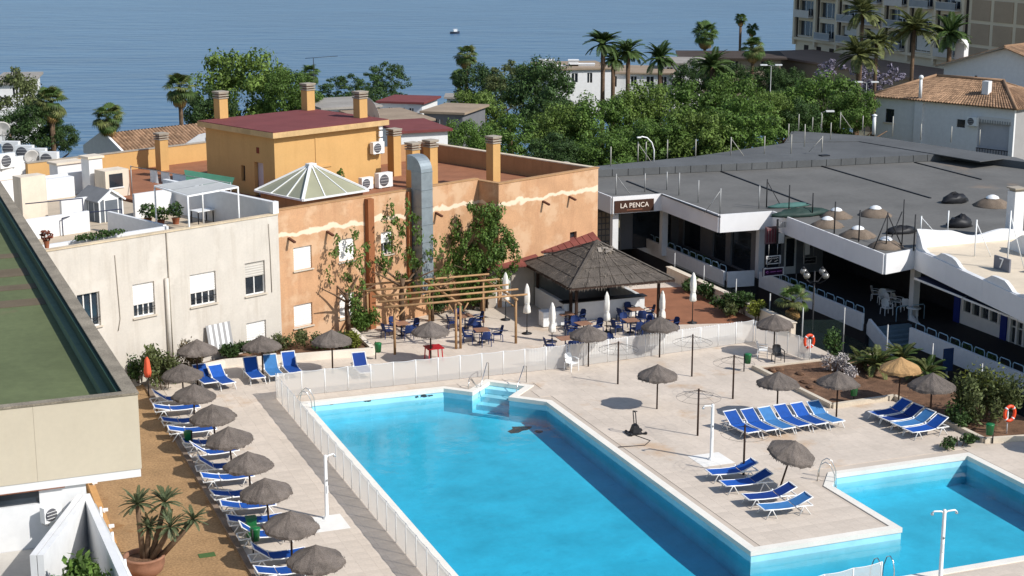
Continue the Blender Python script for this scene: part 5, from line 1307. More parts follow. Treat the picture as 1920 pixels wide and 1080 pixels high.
for k in range(4): MB().box(-11.16,-10.9,-21.5+k*3.7,-21.5+k*3.7+3.68,-.05,.28).build('plank', mat('ochre plank', srgb(190,142,88), .8, .15, 2, fine=.1), t)
for i,y in enumerate((-8.6,-11.9,-13.7,-17.6)):
    t = thing('spot_light','small white spot light on the timber edging, %s from the far end' % ORD[i],'lamp',PW(-10.95,y,.28),PA,'edging spot lights'); MB().cb(0,0,-.005,.06,.06,.06).build('stem', WHITEP, t); MB().cb(.04,0,.056,.2,.12,.1).build('head', WHITEP, t)
MB().box(-.3,.3,-.2,.2,.0,.012).build('lid', mat('green hatch', srgb(70,96,52), .8, .1), thing('ground_hatch','small green hatch cover set in the mulch bed','hatch',PW(PL(388,1041).x,PL(388,1041).y),PA))

# ================================================================ VEGETATION
def frond_mesh(L_, droop, npair, ll, name, m_, up=.25):
    """pinnate palm frond along +x"""
    mb = MB(); pts = []
    for i in range(9):
        s = i/8; pts.append(Vector((L_*s*(1-.15*s*droop), 0, L_*(up*s*1.2 - droop*.75*s*s))))
    mb.path(pts, [.035*(1-.8*i/8) for i in range(9)], 4)
    for i in range(npair):
        s = .12+.86*i/npair; f = s*8; k = min(7,int(f)); p = pts[k]+(pts[k+1]-pts[k])*(f-k); d = (pts[k+1]-pts[k]).normalized()
        l = ll*(math.sin(math.pi*(.15+.8*s)))**.6
        for sd in (-1,1):
            o = (Vector((0,sd,0))*.8 + d*.55 + Vector((0,0,.18))).normalized(); tip = p+o*l-Vector((0,0,l*.25*droop)); mid = p+o*l*.5+Vector((0,0,.02))
            w = d*.045*L_/2.4
            mb.add([p-w*.5, p+w*.5, mid+w, tip, mid-w],[(0,1,2,3,4)])
    return mb.mesh(name, m_)
def fan_mesh(L_, name, m_, droop=.5):
    mb = MB(); mb.path([(0,0,0),(L_*.5,0,L_*.12)],[.025,.015],4); c = Vector((L_*.5,0,L_*.12))
    for i in range(15):
        a = R(-105+15*i); l = L_*.5*(1-.15*abs(i-7)/7)
        d = Vector((math.cos(a)*.95, math.sin(a), 0)); mid = c+d*l*.6+Vector((0,0,.03)); tip = c+d*l-Vector((0,0,l*droop*.6)); s = Vector((-d.y,d.x,0))*l*.085
        mb.add([c, mid-s, tip, mid+s],[(0,1,2,3)])
    return mb.mesh(name, m_)
FR_D = [frond_mesh(2.6,.62,26,.55,'frond',PALM,.22), frond_mesh(2.6,.9,26,.5,'frond',PALM,.25)]
FR_T = [frond_mesh(2.6,.5,26,.5,'frond',PALMY,.2), frond_mesh(2.6,.85,26,.5,'frond',PALMY,.25)]
CYC = mat('cycad olive frond', (.075, .095, .045), .5, .25, .8, isl=.35)
FR_C = [frond_mesh(2.6,.30,26,.34,'frond',CYC,.12), frond_mesh(2.6,.55,26,.32,'frond',CYC,.2)]
FR_F = [fan_mesh(2.0,'frond',PALMY,.45), fan_mesh(2.0,'frond',PALM,.7)]
FR_FD = [fan_mesh(2.0,'frond',PALM,.45), fan_mesh(2.0,'frond',PALM,.7)]
FR_DRY = fan_mesh(1.7,'dry_frond',DRYF,.9)
def palm(px, py, Y, r, kind, label, seed, tr=.2, lean=0.0, loc=None, z0=None, n=None, group='palm trees'):
    """crown centre at picture point px,py and distance Y; r = frond reach in metres"""
    rn = random.Random(seed); c = loc if loc is not None else at(px,py,Y); zb = terrain_z(c.x,c.y) if z0 is None else z0
    h = c.z-zb; t = thing('palm_tree', label, 'palm tree', (c.x-lean,c.y,zb), 0, group)
    MB().path([(0,0,-.1),(lean*.3,0,h*.4),(lean*.7,0,h*.75),(lean,0,h)],[tr*1.25,tr,tr*.9,tr*.95],8).build('trunk', TRUNK, t)
    fr = {'date':FR_D,'light':FR_T,'fan':FR_F,'fandark':FR_FD}[kind]; base = 2.6 if kind in ('date','light') else 2.0
    n = n or (44 if kind in ('date','light') else 46)
    for i in range(n):
        el = R(rn.uniform(-12,84)) if kind in ('date','light') else R(rn.uniform(-50,80)); az = i*2.39996+rn.uniform(-.2,.2); s = r/base*rn.uniform(.8,1.08)
        o = link('frond', fr[i % 2], t, (lean,0,h), (rn.uniform(-.3,.3), -el+.25, az), s)
    if kind.startswith('fan'):
        for i in range(16): link('dry_frond', FR_DRY, t, (lean,0,h-.25*r), (0, R(rn.uniform(55,85)), i*2.39996), r/2.1*rn.uniform(.7,1))
    return t
for i,a in enumerate(((95,192,112,1.55,'fan','fan palm with hanging dry skirt at the left edge below the white house'),(202,222,118,1.45,'fan','bushy fan palm left of the tiled chapel roof'),(337,166,138,1.75,'fan','tall fan palm rising behind the tiled chapel roof'),
    (581,140,160,1.3,'fandark','dark fan palm top behind the back chimney of the red roof'),(874,106,185,1.7,'fan','fan palm at the left end of the green tree mass against the sea'),(860,146,180,1.2,'fandark','low fan palm leaning out over the sea left of the tree mass'),
    (1131,84,180,2.6,'date','tallest dark date palm of the group before the white villa'),(1178,100,182,2.4,'date','middle dark date palm of the group before the white villa'),(1238,112,176,2.5,'date','date palm right of the dark palm group before the villa'),(1150,112,186,2.0,'date','smaller date palm tucked between the dark palm group trunks'),
    (1336,126,168,2.5,'date','broad date palm rising from the trees below the dark roofed house'),(1322,64,232,2.4,'fandark','large dark fan palm standing against the sea by the dark roofed house'),(1389,36,236,1.15,'fandark','slim fan palm, tallest of the two against the sea'),(1410,55,236,1.15,'fandark','slim fan palm, lower of the two against the sea'),
    (1412,92,188,1.8,'fan','sunlit yellowish fan palm right of the dark roofed house'),(1618,26,172,2.9,'light','date palm with top highest, in front of the apartment tower'),(1644,80,166,2.5,'light','thin trunked date palm in the middle before the apartment tower'),(1610,104,158,2.7,'light','date palm, lowest and leftmost before the apartment tower'),
    (1714,56,152,3.0,'light','date palm with long bare trunk before the tower beside the gable'),(1782,66,158,2.8,'date','date palm behind the white gable chimney, rightmost'))):
    palm(*a[:5], a[5], 100+i, .26 if a[4]=='date' else .2)

# broadleaf crowns: many small leaf faces gathered in clumps
def crown_mesh(seed, m_, clumps=70, per=80, leaf=.055, name='crown', zs=.8, open_=.0):
    rn = random.Random(seed); mb = MB()
    for c in range(clumps):
        while True:
            d = Vector((rn.uniform(-1,1),rn.uniform(-1,1),rn.uniform(-.9,1)))
            if .25 < d.length < 1: break
        d = d.normalized()*(.35+.6*rn.random()**.5); cr = rn.uniform(.13,.27)*(1-open_*.4)
        for k in range(per):
            e = Vector((rn.gauss(0,1),rn.gauss(0,1),rn.gauss(0,.75))).normalized()*cr*rn.uniform(.55,1.05)
            p = d+e; p.z *= zs
            nrm = (e.normalized()+Vector((rn.gauss(0,.5),rn.gauss(0,.5),.5+rn.gauss(0,.4)))).normalized()
            a = nrm.cross(Vector((rn.gauss(0,1),rn.gauss(0,1),rn.gauss(0,1)))).normalized(); b_ = nrm.cross(a); s = leaf*rn.uniform(.55,1.35)
            mb.add([p-a*s, p-b_*s*.5, p+a*s, p+b_*s*.5],[(0,1,2,3)])
    return mb.mesh(name, m_)
def trunk_mesh(seed):
    rn = random.Random(seed); mb = MB(); mb.path([(0,0,-.05),(.02,.01,.4),(0,.02,.62)],[.035,.026,.02],7)
    for k in range(6):
        a = k*1.05+rn.uniform(-.3,.3); l = rn.uniform(.25,.4); z = rn.uniform(.34,.6)
        mb.path([(0,.01,z),(math.cos(a)*l*.5,math.sin(a)*l*.5,z+.14),(math.cos(a)*l,math.sin(a)*l,z+.26)],[.016,.011,.005],5)
    return mb.mesh('trunk', TRUNK)
LEAF2 = mat('leaf fresh green', (.135, .20, .04), .6, .2, .5, isl=.5, trans=.3, obr=.1)
CR = [crown_mesh(1,LEAF,90,150,.034),crown_mesh(2,LEAF2,90,150,.034),crown_mesh(3,LEAF,80,170,.036),crown_mesh(4,LEAFD,90,150,.034),crown_mesh(5,LEAFD,85,150,.034),crown_mesh(6,LEAFO,60,100,.036,open_=.4),crown_mesh(7,LEAFD,75,90,.036,zs=.7,open_=.6)]
JAC = crown_mesh(8,mat('jacaranda blossom',srgb(118,112,126),.8,.2,1,isl=.4),40,60,.045,open_=.8)
TRK = [trunk_mesh(11),trunk_mesh(12)]
def tree(px, top, Y, rpx, label, v, zs=.85, seed=0, group='trees before the sea', loc=None, z0=None, h=None, r=None, crown=None):
    c = at(px, top, Y) if loc is None else loc; zb = terrain_z(c.x,c.y) if z0 is None else z0
    h = (c.z-zb) if h is None else h; r = rpx*Y/FPX if r is None else r
    t = thing('broadleaf_tree', label, 'tree', (c.x,c.y,zb), (seed*1.3) % 6.28, group)
    vr = min(h*.48, r*zs)
    link('trunk', TRK[seed % 2], t, (0,0,0), 0, (h*.9,h*.9,h-vr if h > vr else h))
    link('crown', crown or CR[v], t, (0,0,h-vr*.98), 0, (r,r,vr/.8))
    return t
TREES = [(460,92,150,108,1,.95,'large leafy tree behind the chapel roof left of the red roof'),(540,128,146,60,0,.9,'leafy tree close behind the back chimney of the red roof'),(395,165,144,55,3,.9,'dark tree between the tall fan palm and the large leafy tree'),
 (648,135,165,52,6,.7,'open crowned tree left of the two before the sea behind the penthouse'),(728,112,170,48,6,.8,'open crowned tree with high top before the sea behind the white houses'),(700,165,160,80,3,.5,'low dark tree belt behind the white flat roofed houses'),(620,178,155,60,4,.6,'low dark tree behind the right chimney of the red roof'),
 (20,125,118,75,5,.95,'olive grey tree at the left picture edge over the white house'),(55,190,112,60,4,.9,'dark tree below the white house at the left edge'),(110,225,114,40,3,.8,'small dark tree behind the roof air conditioners'),
 (905,120,178,55,4,.9,'dark tree beside the fan palm at the sea edge'),(960,112,172,60,5,.9,'greyish tree behind the round dark tree'),(1012,105,162,70,4,1.15,'tall round dark tree in the middle of the tree mass'),(1030,165,150,62,3,1.0,'dark tree in the hollow below the round dark tree'),
 (895,168,150,70,1,.9,'leafy green tree at the left front of the tree mass'),(870,225,132,58,0,.8,'leafy tree just beyond the right chimneys of the orange roof'),(955,215,134,75,2,.85,'leafy tree behind the back parapet of the orange roof'),(1060,190,140,70,1,.9,'bright leafy tree left of the villa palms'),(1040,250,126,60,3,.7,'dark low tree behind the arcade roof corner'),
 (1120,175,140,78,0,.9,'bright leafy tree below the dark palm trunks'),(1130,245,127,70,2,.7,'leafy tree at the arcade back fence, left'),(1205,150,143,80,1,.95,'tall bright tree right of the villa palms'),(1225,215,130,80,0,.8,'leafy tree at the arcade back fence, middle left'),
 (1290,145,146,80,2,.95,'tall bright tree before the villa arches'),(1310,205,131,85,1,.85,'leafy tree at the arcade back fence, middle'),(1375,150,146,75,0,.95,'tall bright tree below the broad date palm'),(1400,195,132,80,2,.85,'leafy tree at the arcade back fence, right'),(1445,185,140,48,1,.9,'narrow leafy tree left of the round right hand tree'),
 (1545,150,146,85,0,.85,'round bright tree before the apartment tower podium'),(1600,175,141,50,2,.9,'leafy tree touching the white house corner'),(1500,200,140,50,3,.8,'dark tree in the gap left of the round right hand tree'),(1470,165,168,40,4,.8,'dark tree behind the street lamps left of the tower')]
for i,a in enumerate(TREES): tree(a[0],a[1]-(13 if a[0] > 1310 and a[2] < 150 else -4 if 1060 <= a[0] <= 1300 else 0),a[2],a[3],a[6],a[4],a[5],i)
for i_,(px_,tp_,l_) in enumerate(((1300,112,'dark tree below the dark roofed villa, left'),(1365,116,'dark tree below the dark roofed villa, middle'),(1440,116,'dark tree below the dark roofed villa, right'),(1478,128,'dark tree between the villa and the tower'))): tree(px_,tp_,196-4*i_,46,l_,3+i_%2,.8,40+i_)
tree(1575,105,178,62,'bare purple grey jacaranda in front of the tower podium',0,.7,3,crown=JAC); tree(1650,115,172,58,'second purple grey jacaranda right of the other before the podium',0,.7,5,crown=JAC)

# planting around the pool
def shrub(px, py, w, d, h, m_, label, seed, n=900, leaf=.09, z=0.0, rz=0, name='shrub', cat='shrub', shell=.5, loc=None):
    t = thing(name, label, cat, gr(px,py,z) if loc is None else loc, PA+rz)
    rn = random.Random(seed); mb = MB()
    k = max(5, int(w*d*3))
    for _ in range(k):
        leafball(n//k,(rn.uniform(-.5,.5)*w*.75,rn.uniform(-.5,.5)*d*.75,h*rn.uniform(.35,.68)),(min(w,1.2)*.33,min(d,1.2)*.33,h*.36),leaf,rn.random(),.4,mb)
    mb.build('foliage', m_, t)
    sm = MB(); rn = random.Random(seed)
    for q in range(5):
        x,y = rn.uniform(-.3,.3)*w, rn.uniform(-.3,.3)*d; MB().path([(x*.4,y*.4,-.05),(x,y,h*.7)],[.025,.01],5).build('stem', TRUNK, t)
    return t
LEAFB = mat('brownish leaf',(.12,.09,.045),.8,.25,1,isl=.5)
LEAFW = mat('pale blossom',(.42,.38,.36),.8,.2,1,isl=.4)
shrub(292,690,2.0,1.6,2.3,LEAFO,'tall olive green oleander against the cream wall at the left',1,2000,.10,loc=PW(-5.9,5.0,0))
shrub(338,668,1.6,1.2,2.3,LEAFB,'dry brownish shrub behind the far left parasol',2,1000,.09,loc=PW(-4.6,6.2,0))
shrub(262,715,1.2,1.2,1.6,LEAFD,'dark shrub beside the red closed parasol',4,700)
for i,(x,y,w,d,h) in enumerate(((-2.0,8.15,2.8,.7,1.0),(.8,8.6,3.4,1.4,1.1),(3.7,8.4,2.8,1.5,1.0))): shrub(0,0,w,d,h,LEAFO if i%2 else LEAFD,'low clipped hedge, %s from the left in the white planter' % ORD[i],10+i,1700,.08,loc=PW(x,y,.25),name='hedge',cat='hedge')
shrub(672,660,1.5,1.2,1.25,LEAFY,'yellow green shrub at the end of the white planter',14,1200,.08)
shrub(645,618,1.6,1.2,2.6,LEAFD,'dark blue green shrub against the orange wall',15,1500,.09); shrub(690,622,1.8,1.3,1.5,LEAF,'bright green shrub right of the dark one at the orange wall',16,1300,.10)
for i,(px,py,h) in enumerate(((735,600,1.6),(775,592,2.0),(830,588,1.7),(885,580,1.6))): shrub(px,py,1.6,1.0,h,LEAF if i%2 else LEAFD,'leafy shrub behind the pergola, %s from the left' % ORD[i],17+i,1000,.10)
WHL = [(3,LEAF)]
tree(0,0,0,0,'leafy green tree with dark limbs in front of the orange recess',2,1.15,4,None,crown=crown_mesh(33,LEAF,85,110,.040,zs=1.0,open_=.5),loc=PW(14.1,14.2,0),z0=0,h=6.1,r=2.15)
VINE = crown_mesh(31,LEAF,42,22,.06,zs=1.2,open_=1.0)
tree(0,0,0,0,'thin sparse young tree against the orange wall left of the brown flue',6,1.1,2,None,loc=PW(5.2,11.2,0),z0=0,h=5.6,r=1.5,crown=VINE)
tree(0,0,0,0,'thin sparse young tree between the brown flue and the duct',6,1.2,3,None,loc=PW(8.6,12.3,0),z0=0,h=6.6,r=1.7,crown=VINE)
tree(0,0,0,0,'thin sparse young tree in front of the galvanised duct foot',6,1.0,6,None,loc=PW(10.6,13.0,0),z0=0,h=4.6,r=1.5,crown=VINE)
# garden bed
def cycad(px, py, label, seed, s=1.0):
    rn = random.Random(seed); t = thing('cycad', label, 'plant', gr(px,py,.06), 0, 'cycads in the garden bed')
    MB().lathe([(.16,-.05),(.19,.2),(.14,.42),(.0,.45)],10).build('trunk', TRUNK, t)
    for i in range(26): link('frond', FR_T[i%2] if i%3 else FR_D[0], t, (0,0,.4), (rn.uniform(-.2,.2), -R(rn.uniform(8,70))+.2, i*2.39996), s*.5*rn.uniform(.8,1.1))
for i,(px,py,s,l) in enumerate(((1612,690,.8,'cycad, leftmost in the garden bed'),(1642,700,1.1,'large cycad in the middle of the garden bed'),(1690,690,1.0,'cycad behind the straw coloured parasol'),(1738,715,1.0,'dark cycad between the straw parasol and blue sign'))): cycad(px,py,l,50+i,s)
shrub(1562,700,1.2,1.0,1.3,LEAFW,'pale flowering shrub beside the orange lifebuoy',40,700,.08); shrub(1590,712,.9,.8,.8,LEAFW,'small pale shrub in the garden bed left of the cycads',41,450,.07); shrub(1560,672,1.0,.8,1.7,LEAFD,'dark upright shrub behind the orange lifebuoy',42,700,.09)
shrub(1850,792,3.4,2.4,2.5,LEAFO,'large olive green oleander with pale tips at the right garden edge',43,4200,.10); shrub(1852,778,3.0,2.0,2.75,LEAFY,'yellow tipped oleander top behind the large shrub',44,700,.08); shrub(1808,800,1.6,1.4,1.3,LEAFD,'dark low shrub left of the large oleander',45,900,.09); shrub(1795,838,2.0,.8,.6,LEAFD,'dark ground plant along the near garden kerb',46,700,.08)
for i,(px,py,h,m_) in enumerate(((1352,580,1.2,LEAFD),(1378,590,1.0,LEAFO),(1395,588,1.4,LEAFD),(1420,600,1.3,LEAFY),(1330,560,1.0,LEAFD),(1290,545,.9,LEAFD))): shrub(px,py,1.4,1.0,h,m_,'street side shrub behind the terrace wall, %s by distance from the tall parasol' % ORD[i],70+i,700,.10,z=.1)
palm(0,0,0,1.2,'fan','small young fan palm in the strip behind the terrace wall',61,.1,loc=PW(29.2,4.5,1.5),z0=-.2,n=20); 
for i in range(9):
    rn = random.Random(300+i); x, y = rn.uniform(23.4,26.2), rn.uniform(-9,-3)
    mb = MB(); mb.sph((0,0,.05),1,(rn.uniform(.15,.4),rn.uniform(.12,.3),rn.uniform(.05,.11)),8); mb.v = [tuple(c*(1+.28*rn.uniform(-1,1)) for c in v) for v in mb.v]
    tag(mb.build('rock', SOIL, None, PW(x,y,.05), rn.uniform(0,3)), 'brown stone on the garden soil, %s from the bed corner' % ORD[i], 'rock', 'stones on the garden soil')
# potted multi-stem palm
c = PL(272,1078); t = thing('plant_pot','large round terracotta pot on the mulch bed','pot',PW(c.x,c.y),0)
MB().lathe([(.40,0),(.62,.18),(.72,.45),(.70,.66),(.74,.70),(.74,.76),(.64,.76),(.62,.62)],24).build('bowl', mat('smooth terracotta', srgb(146,106,84), .85, .18, 2.5, fine=.1), t); MB().lathe([(.0,.64),(.64,.62)],20).build('soil', SOIL, t)
pp = thing('potted_palm','cycad like palm with five leaning stems in the terracotta pot','palm tree',PW(c.x,c.y,.62),0)
for i,(dx,dy,h,s) in enumerate(((-.15,.1,2.0,.50),(.75,.4,1.95,.46),(.2,.15,1.1,.36),(1.0,-.05,1.2,.46),(1.75,.25,1.35,.42))):
    MB().path([(dx*.3,dy*.3,0),(dx*.7,dy*.7,h*.55),(dx,dy,h)],[.11,.10,.09],8).build('stem', TRUNK, pp); rn = random.Random(90+i)
    for k in range(34): link('frond', FR_C[k%2], pp, (dx,dy,h), (rn.uniform(-.2,.2), -R(rn.uniform(-15,75))+.2, k*2.39996), s*.62*rn.uniform(.8,1.1))
shrub(130,1075,1.4,1.7,1.55,LEAF,'leafy courtyard shrub in the bottom left corner',47,1600,.12,loc=PW(-14.15,-36.6,7.1))
t = thing('closed_parasol','closed red orange parasol on a dark post beside the kerb','parasol',PW(PL(279,742).x,PL(279,742).y),0)
MB().tube((0,0,0),(0,0,2.0),.03,n=6).build('pole', DARKM, t); MB().lathe([(.01,2.0),(.10,1.8),(.16,1.2),(.12,.95),(.02,1.0)],12,jit=lambda i,k,r,z:(r*(1+.2*math.cos(k*2)),z)).build('folded_canopy', mat('red orange cloth', srgb(214,92,62), .8, .08), t)
t = thing('green_box','upright green plastic box beside the near litter bin','box',PW(-6.0,-15.6),PA); MB().box(-.18,.18,-.15,.15,0,.7).build('body', GREENP, t); MB().box(-.2,.2,-.17,.17,.702,.76).build('lid', GREENP, t)

# ================================================================ FAR BUILDINGS AND SEA
def tile_rows(a, b, c, d, cols, rows, m_, parent, name='roof_tiles'):
    """barrel tiles on the sloping quad a-b (eaves) d-c (ridge)"""
    mb = MB(); nrm = (b-a).cross(d-a).normalized(); nrm = nrm if nrm.z > 0 else -nrm
    for j in range(rows):
        for i in range(cols):
            P = lambda u, v: (a+(b-a)*u)*(1-v)+(d+(c-d)*u)*v
            u0,u1 = i/cols,(i+1)/cols; v0,v1 = j/rows, min(1,(j+1.25)/rows)
            if (P(u1,v1)-P(u0,v1)).length < .06: continue
            vs = []
            for v, l in ((v0,1.0),(v1,.45)):
                w = (P(u1,v)-P(u0,v)).length
                for k, hh in ((.06,0),(.3,.75),(.7,.75),(.94,0)): vs.append(P(u0+(u1-u0)*k, v)+nrm*(.02+hh*w*.42+.05*l))
            mb.add(vs,[(0,1,5,4),(1,2,6,5),(2,3,7,6),(0,3,2,1)])
    tag(mb.build(name, m_, parent), kind='stuff')
    MB().add([a,b,c,d],[(0,1,2,3)]).build('roof_deck', m_, parent)
# chapel like house with tiled roof
t0 = at(315,262,122); ch = thing('tiled_chapel', 'small white house with tiled gable roof and dark cross on its end wall', 'building', (t0.x,t0.y,-1.6), KA)
zz = at(400,268,122).z+1.6
A_ = [Vector((-5.5,-2.6,zz)),Vector((4.4,-2.6,zz)),Vector((4.4,0,zz+1.15)),Vector((-5.5,0,zz+1.15)),Vector((4.4,2.6,zz)),Vector((-5.5,2.6,zz))]
tile_rows(A_[0],A_[1],A_[2],A_[3],34,8,TILE,ch); tile_rows(A_[4],A_[5],A_[3],A_[2],34,8,TILE,ch)
MB().box(-5.3,4.2,-2.3,2.3,0,zz-.1).build('wall', WHITE, ch)
for x in (4.3,-5.6):
    MB().add([(x,-2.8,zz-.5),(x,2.8,zz-.5),(x,2.8,zz+.12),(x,0,zz+1.45),(x,-2.8,zz+.12),(x+.2,-2.8,zz-.5),(x+.2,2.8,zz-.5),(x+.2,2.8,zz+.12),(x+.2,0,zz+1.45),(x+.2,-2.8,zz+.12)],
       [(0,4,3,2,1),(5,6,7,8,9),(0,1,6,5),(1,2,7,6),(2,3,8,7),(3,4,9,8),(4,0,5,9)]).build('gable', WHITE, ch)
cr_ = at(388,259,122-6)
g2 = thing('white_gable_wall','white gable wall with dark cross right of the tiled chapel roof','wall',(at(378,272,117).x,117,-1.6),R(10))
z2 = at(378,266,117).z+1.6
MB().add([(-1.2,0,0),(1.4,0,0),(1.4,0,z2+.15),(.5,0,z2+.65),(-.2,0,z2+.5),(-1.2,0,z2-.15),(-1.2,.3,0),(1.4,.3,0),(1.4,.3,z2+.15),(.5,.3,z2+.65),(-.2,.3,z2+.5),(-1.2,.3,z2-.15)],[(0,1,2,3,4,5),(11,10,9,8,7,6),(2,8,9,3),(3,9,10,4),(4,10,11,5),(1,7,8,2),(5,11,6,0)]).build('wall', WHITE, g2)
MB().box(.32,.42,-.03,-.002,z2-.4,z2+.32).build('cross', DARKM, g2); MB().box(.12,.62,-.05,-.031,z2-.05,z2+.04).build('cross_arm', DARKM, g2)
def flat_house(label, px0, px1, ytop, ybot, Y, dep, rz, roofm, wins, wallm=WHITE, slope=0.0, name='white_house', lip=.3):
    a = at(px0,ytop,Y); b = at(px1,ytop,Y); z1 = a.z; z0 = min(at(px0,ybot,Y).z, z1-2.5)-2.5; w = (b.x-a.x)/math.cos(rz)
    t = thing(name, label, 'house', (a.x,Y,z0), rz); h = z1-z0
    W_ = [(w*u0,w*u1,h-z_,h-z_+hh) for u0,u1,z_,hh in wins]
    wall_panel(0,w,0,h,W_,0,.25).build('wall', wallm, t)
    for q in W_:
        g_ = MB().box(q[0],q[1],.15,.2,q[2],q[3]).build('window', GLASS, t); MB().box((q[0]+q[1])/2-.04,(q[0]+q[1])/2+.04,.08,.149,q[2],q[3]).build('mullion', FRAME, g_)
    MB().box(0,.25,.252,dep,0,h).build('side_wall', wallm, t); MB().box(w-.25,w,.252,dep,0,h).build('side_wall', wallm, t); MB().box(.252,w-.252,dep-.25,dep,0,h).build('back_wall', wallm, t)
    MB().add([(-lip,-lip,h+.01),(w+lip,-lip,h+.01),(w+lip,dep+lip,h+.01+slope),(-lip,dep+lip,h+.01+slope),(-lip,-lip,h+.2),(w+lip,-lip,h+.2),(w+lip,dep+lip,h+.2+slope),(-lip,dep+lip,h+.2+slope)],[(3,2,1,0),(4,5,6,7),(0,1,5,4),(1,2,6,5),(2,3,7,6),(3,0,4,7)]).build('roof', roofm, t)
    return t
RB = mat('brown roof felt', srgb(150,132,112), .9, .15, .5, fine=.1); RG = mat('grey roof felt', srgb(150,144,136), .9, .15, .5, fine=.1)
W4 = [(.30+.1*k,.36+.1*k,1.15,.7) for k in range(7)]
flat_house('low white house with row of small windows right of the penthouse',700,806,232,262,135,8,R(24),RB,W4)
flat_house('white house with grey roof behind the right chimney of the red roof',606,706,206,225,142,7,R(24),RG,[(.8,.93,.95,.6)])
flat_house('white house with red brown roof behind the low white house',712,792,193,212,150,5,R(-14),DARKRED,[(.2,.3,1.0,.6),(.45,.6,1.0,.6),(.7,.8,1.0,.6)])
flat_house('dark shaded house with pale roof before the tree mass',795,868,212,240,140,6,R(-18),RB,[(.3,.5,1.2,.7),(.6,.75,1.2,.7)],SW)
flat_house('white walled house with dark red roof just behind the duct chimneys',752,838,250,268,118,6,R(22),DARKRED,[])
flat_house('small white hut at the left edge of the tree mass by the sea',838,868,185,198,165,3,0,RG,[(.2,.6,.7,.5)])
flat_house('white house gleaming through the trees at the left picture edge',-10,52,158,200,135,8,R(10),RG,[(.5,.65,1.2,.9),(.75,.88,1.2,.9)])
flat_house('long white villa behind the dark palm trunks',1030,1150,132,185,196,9,R(12),RB,[(.15,.22,1.6,1.2),(.35,.45,1.5,1.1),(.6,.68,1.6,1.2)],name='white_villa')
flat_house('white villa block with arched openings right of the palms',1130,1262,138,180,200,9,R(-6),RB,[(.1,.2,1.6,1.3),(.4,.48,1.5,1.2),(.62,.72,1.6,1.3),(.82,.9,1.6,1.3)],name='white_villa')
flat_house('white villa wing with stepped roof at the far right of the villas',1240,1310,120,165,204,8,R(-10),RG,[(.15,.3,1.8,1.4),(.5,.62,1.6,1.2),(.75,.88,1.8,1.3)],name='white_villa')
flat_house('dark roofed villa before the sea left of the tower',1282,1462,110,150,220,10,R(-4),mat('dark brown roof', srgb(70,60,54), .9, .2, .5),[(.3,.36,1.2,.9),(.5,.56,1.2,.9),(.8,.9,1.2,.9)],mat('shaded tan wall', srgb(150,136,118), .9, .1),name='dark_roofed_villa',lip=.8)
for i,(px,py,w_,h_) in enumerate(((1025,110,.9,1.0),(1038,118,1.4,.8),(1090,116,1.6,.9),(1075,112,.6,1.1))):
    v = at(px,py+12,200); t = thing('roof_cube','small white roof block on the long villa, %s from the left' % ORD[i],'roof block',(v.x,v.y,v.z-.4),0,'roof blocks on the villa'); MB().box(-w_,w_,-.6,.6,-.6,h_).build('block', WHITE, t); MB().box(-w_-.06,w_+.06,-.66,.66,h_+.001,h_+.1).build('cap', WHITE, t)
# antenna
v = at(590,200,140); t = thing('tv_antenna','thin tall television antenna behind the red roof against the sea','antenna',(v.x,v.y,0),R(10)); zt = at(590,108,140).z
MB().tube((0,0,0),(0,0,zt),.03,n=5).build('mast', DARKM, t); MB().tube((-.7,0,zt-.05),(2.1,0,zt+.1),.02,n=5).build('boom', DARKM, t)
for k in range(9): MB().tube((-.6+.3*k,-.25,zt-.04+.015*k),(-.6+.3*k,.25,zt-.04+.015*k),.01,n=4).build('element', DARKM, t)
dish('large pale satellite dish behind the right chimney of the red roof',702,222,10.0,1.0,R(-60),.4)

# ---- apartment tower at the top right
TB = at(1491,100,245); tw_ = thing('apartment_tower','tall tan apartment tower with glazed balconies at the top right','building',(TB.x,TB.y,0),PA)
TAN = mat('tan tower render', srgb(214,197,170), .9, .06, .3, fine=.04); TAN2 = mat('brown ribbed panel', srgb(170,148,124), .9, .06, .4, fine=.06); BAL = mat('pale balcony', srgb(196,188,178), .85, .06)
z_f = at(1491,70,245).z; FH = 2.95; NB = 7; BW = 41.0/NB
hl = []
for b_ in range(NB):
    for f in range(6):
        y0 = -(b_+1)*BW+1.25; y1 = -b_*BW-.75; hl.append((b_,f,y0,y1,z_f+f*FH+.45,z_f+f*FH+2.6))
mb = wall_panel(0,41,z_f-7,z_f+6*FH,[(-y1,-y0,a,c) for _,_,y0,y1,a,c in hl],0,.5); turn(mb, lambda X,Y,Z: (Y,-X,Z)); mb.build('wall', TAN, tw_)
MB().box(.502,16,-60,0,z_f-7,z_f+6*FH).build('core', mat('room interior', srgb(70,64,58), .9, .15), tw_)
rn = random.Random(5)
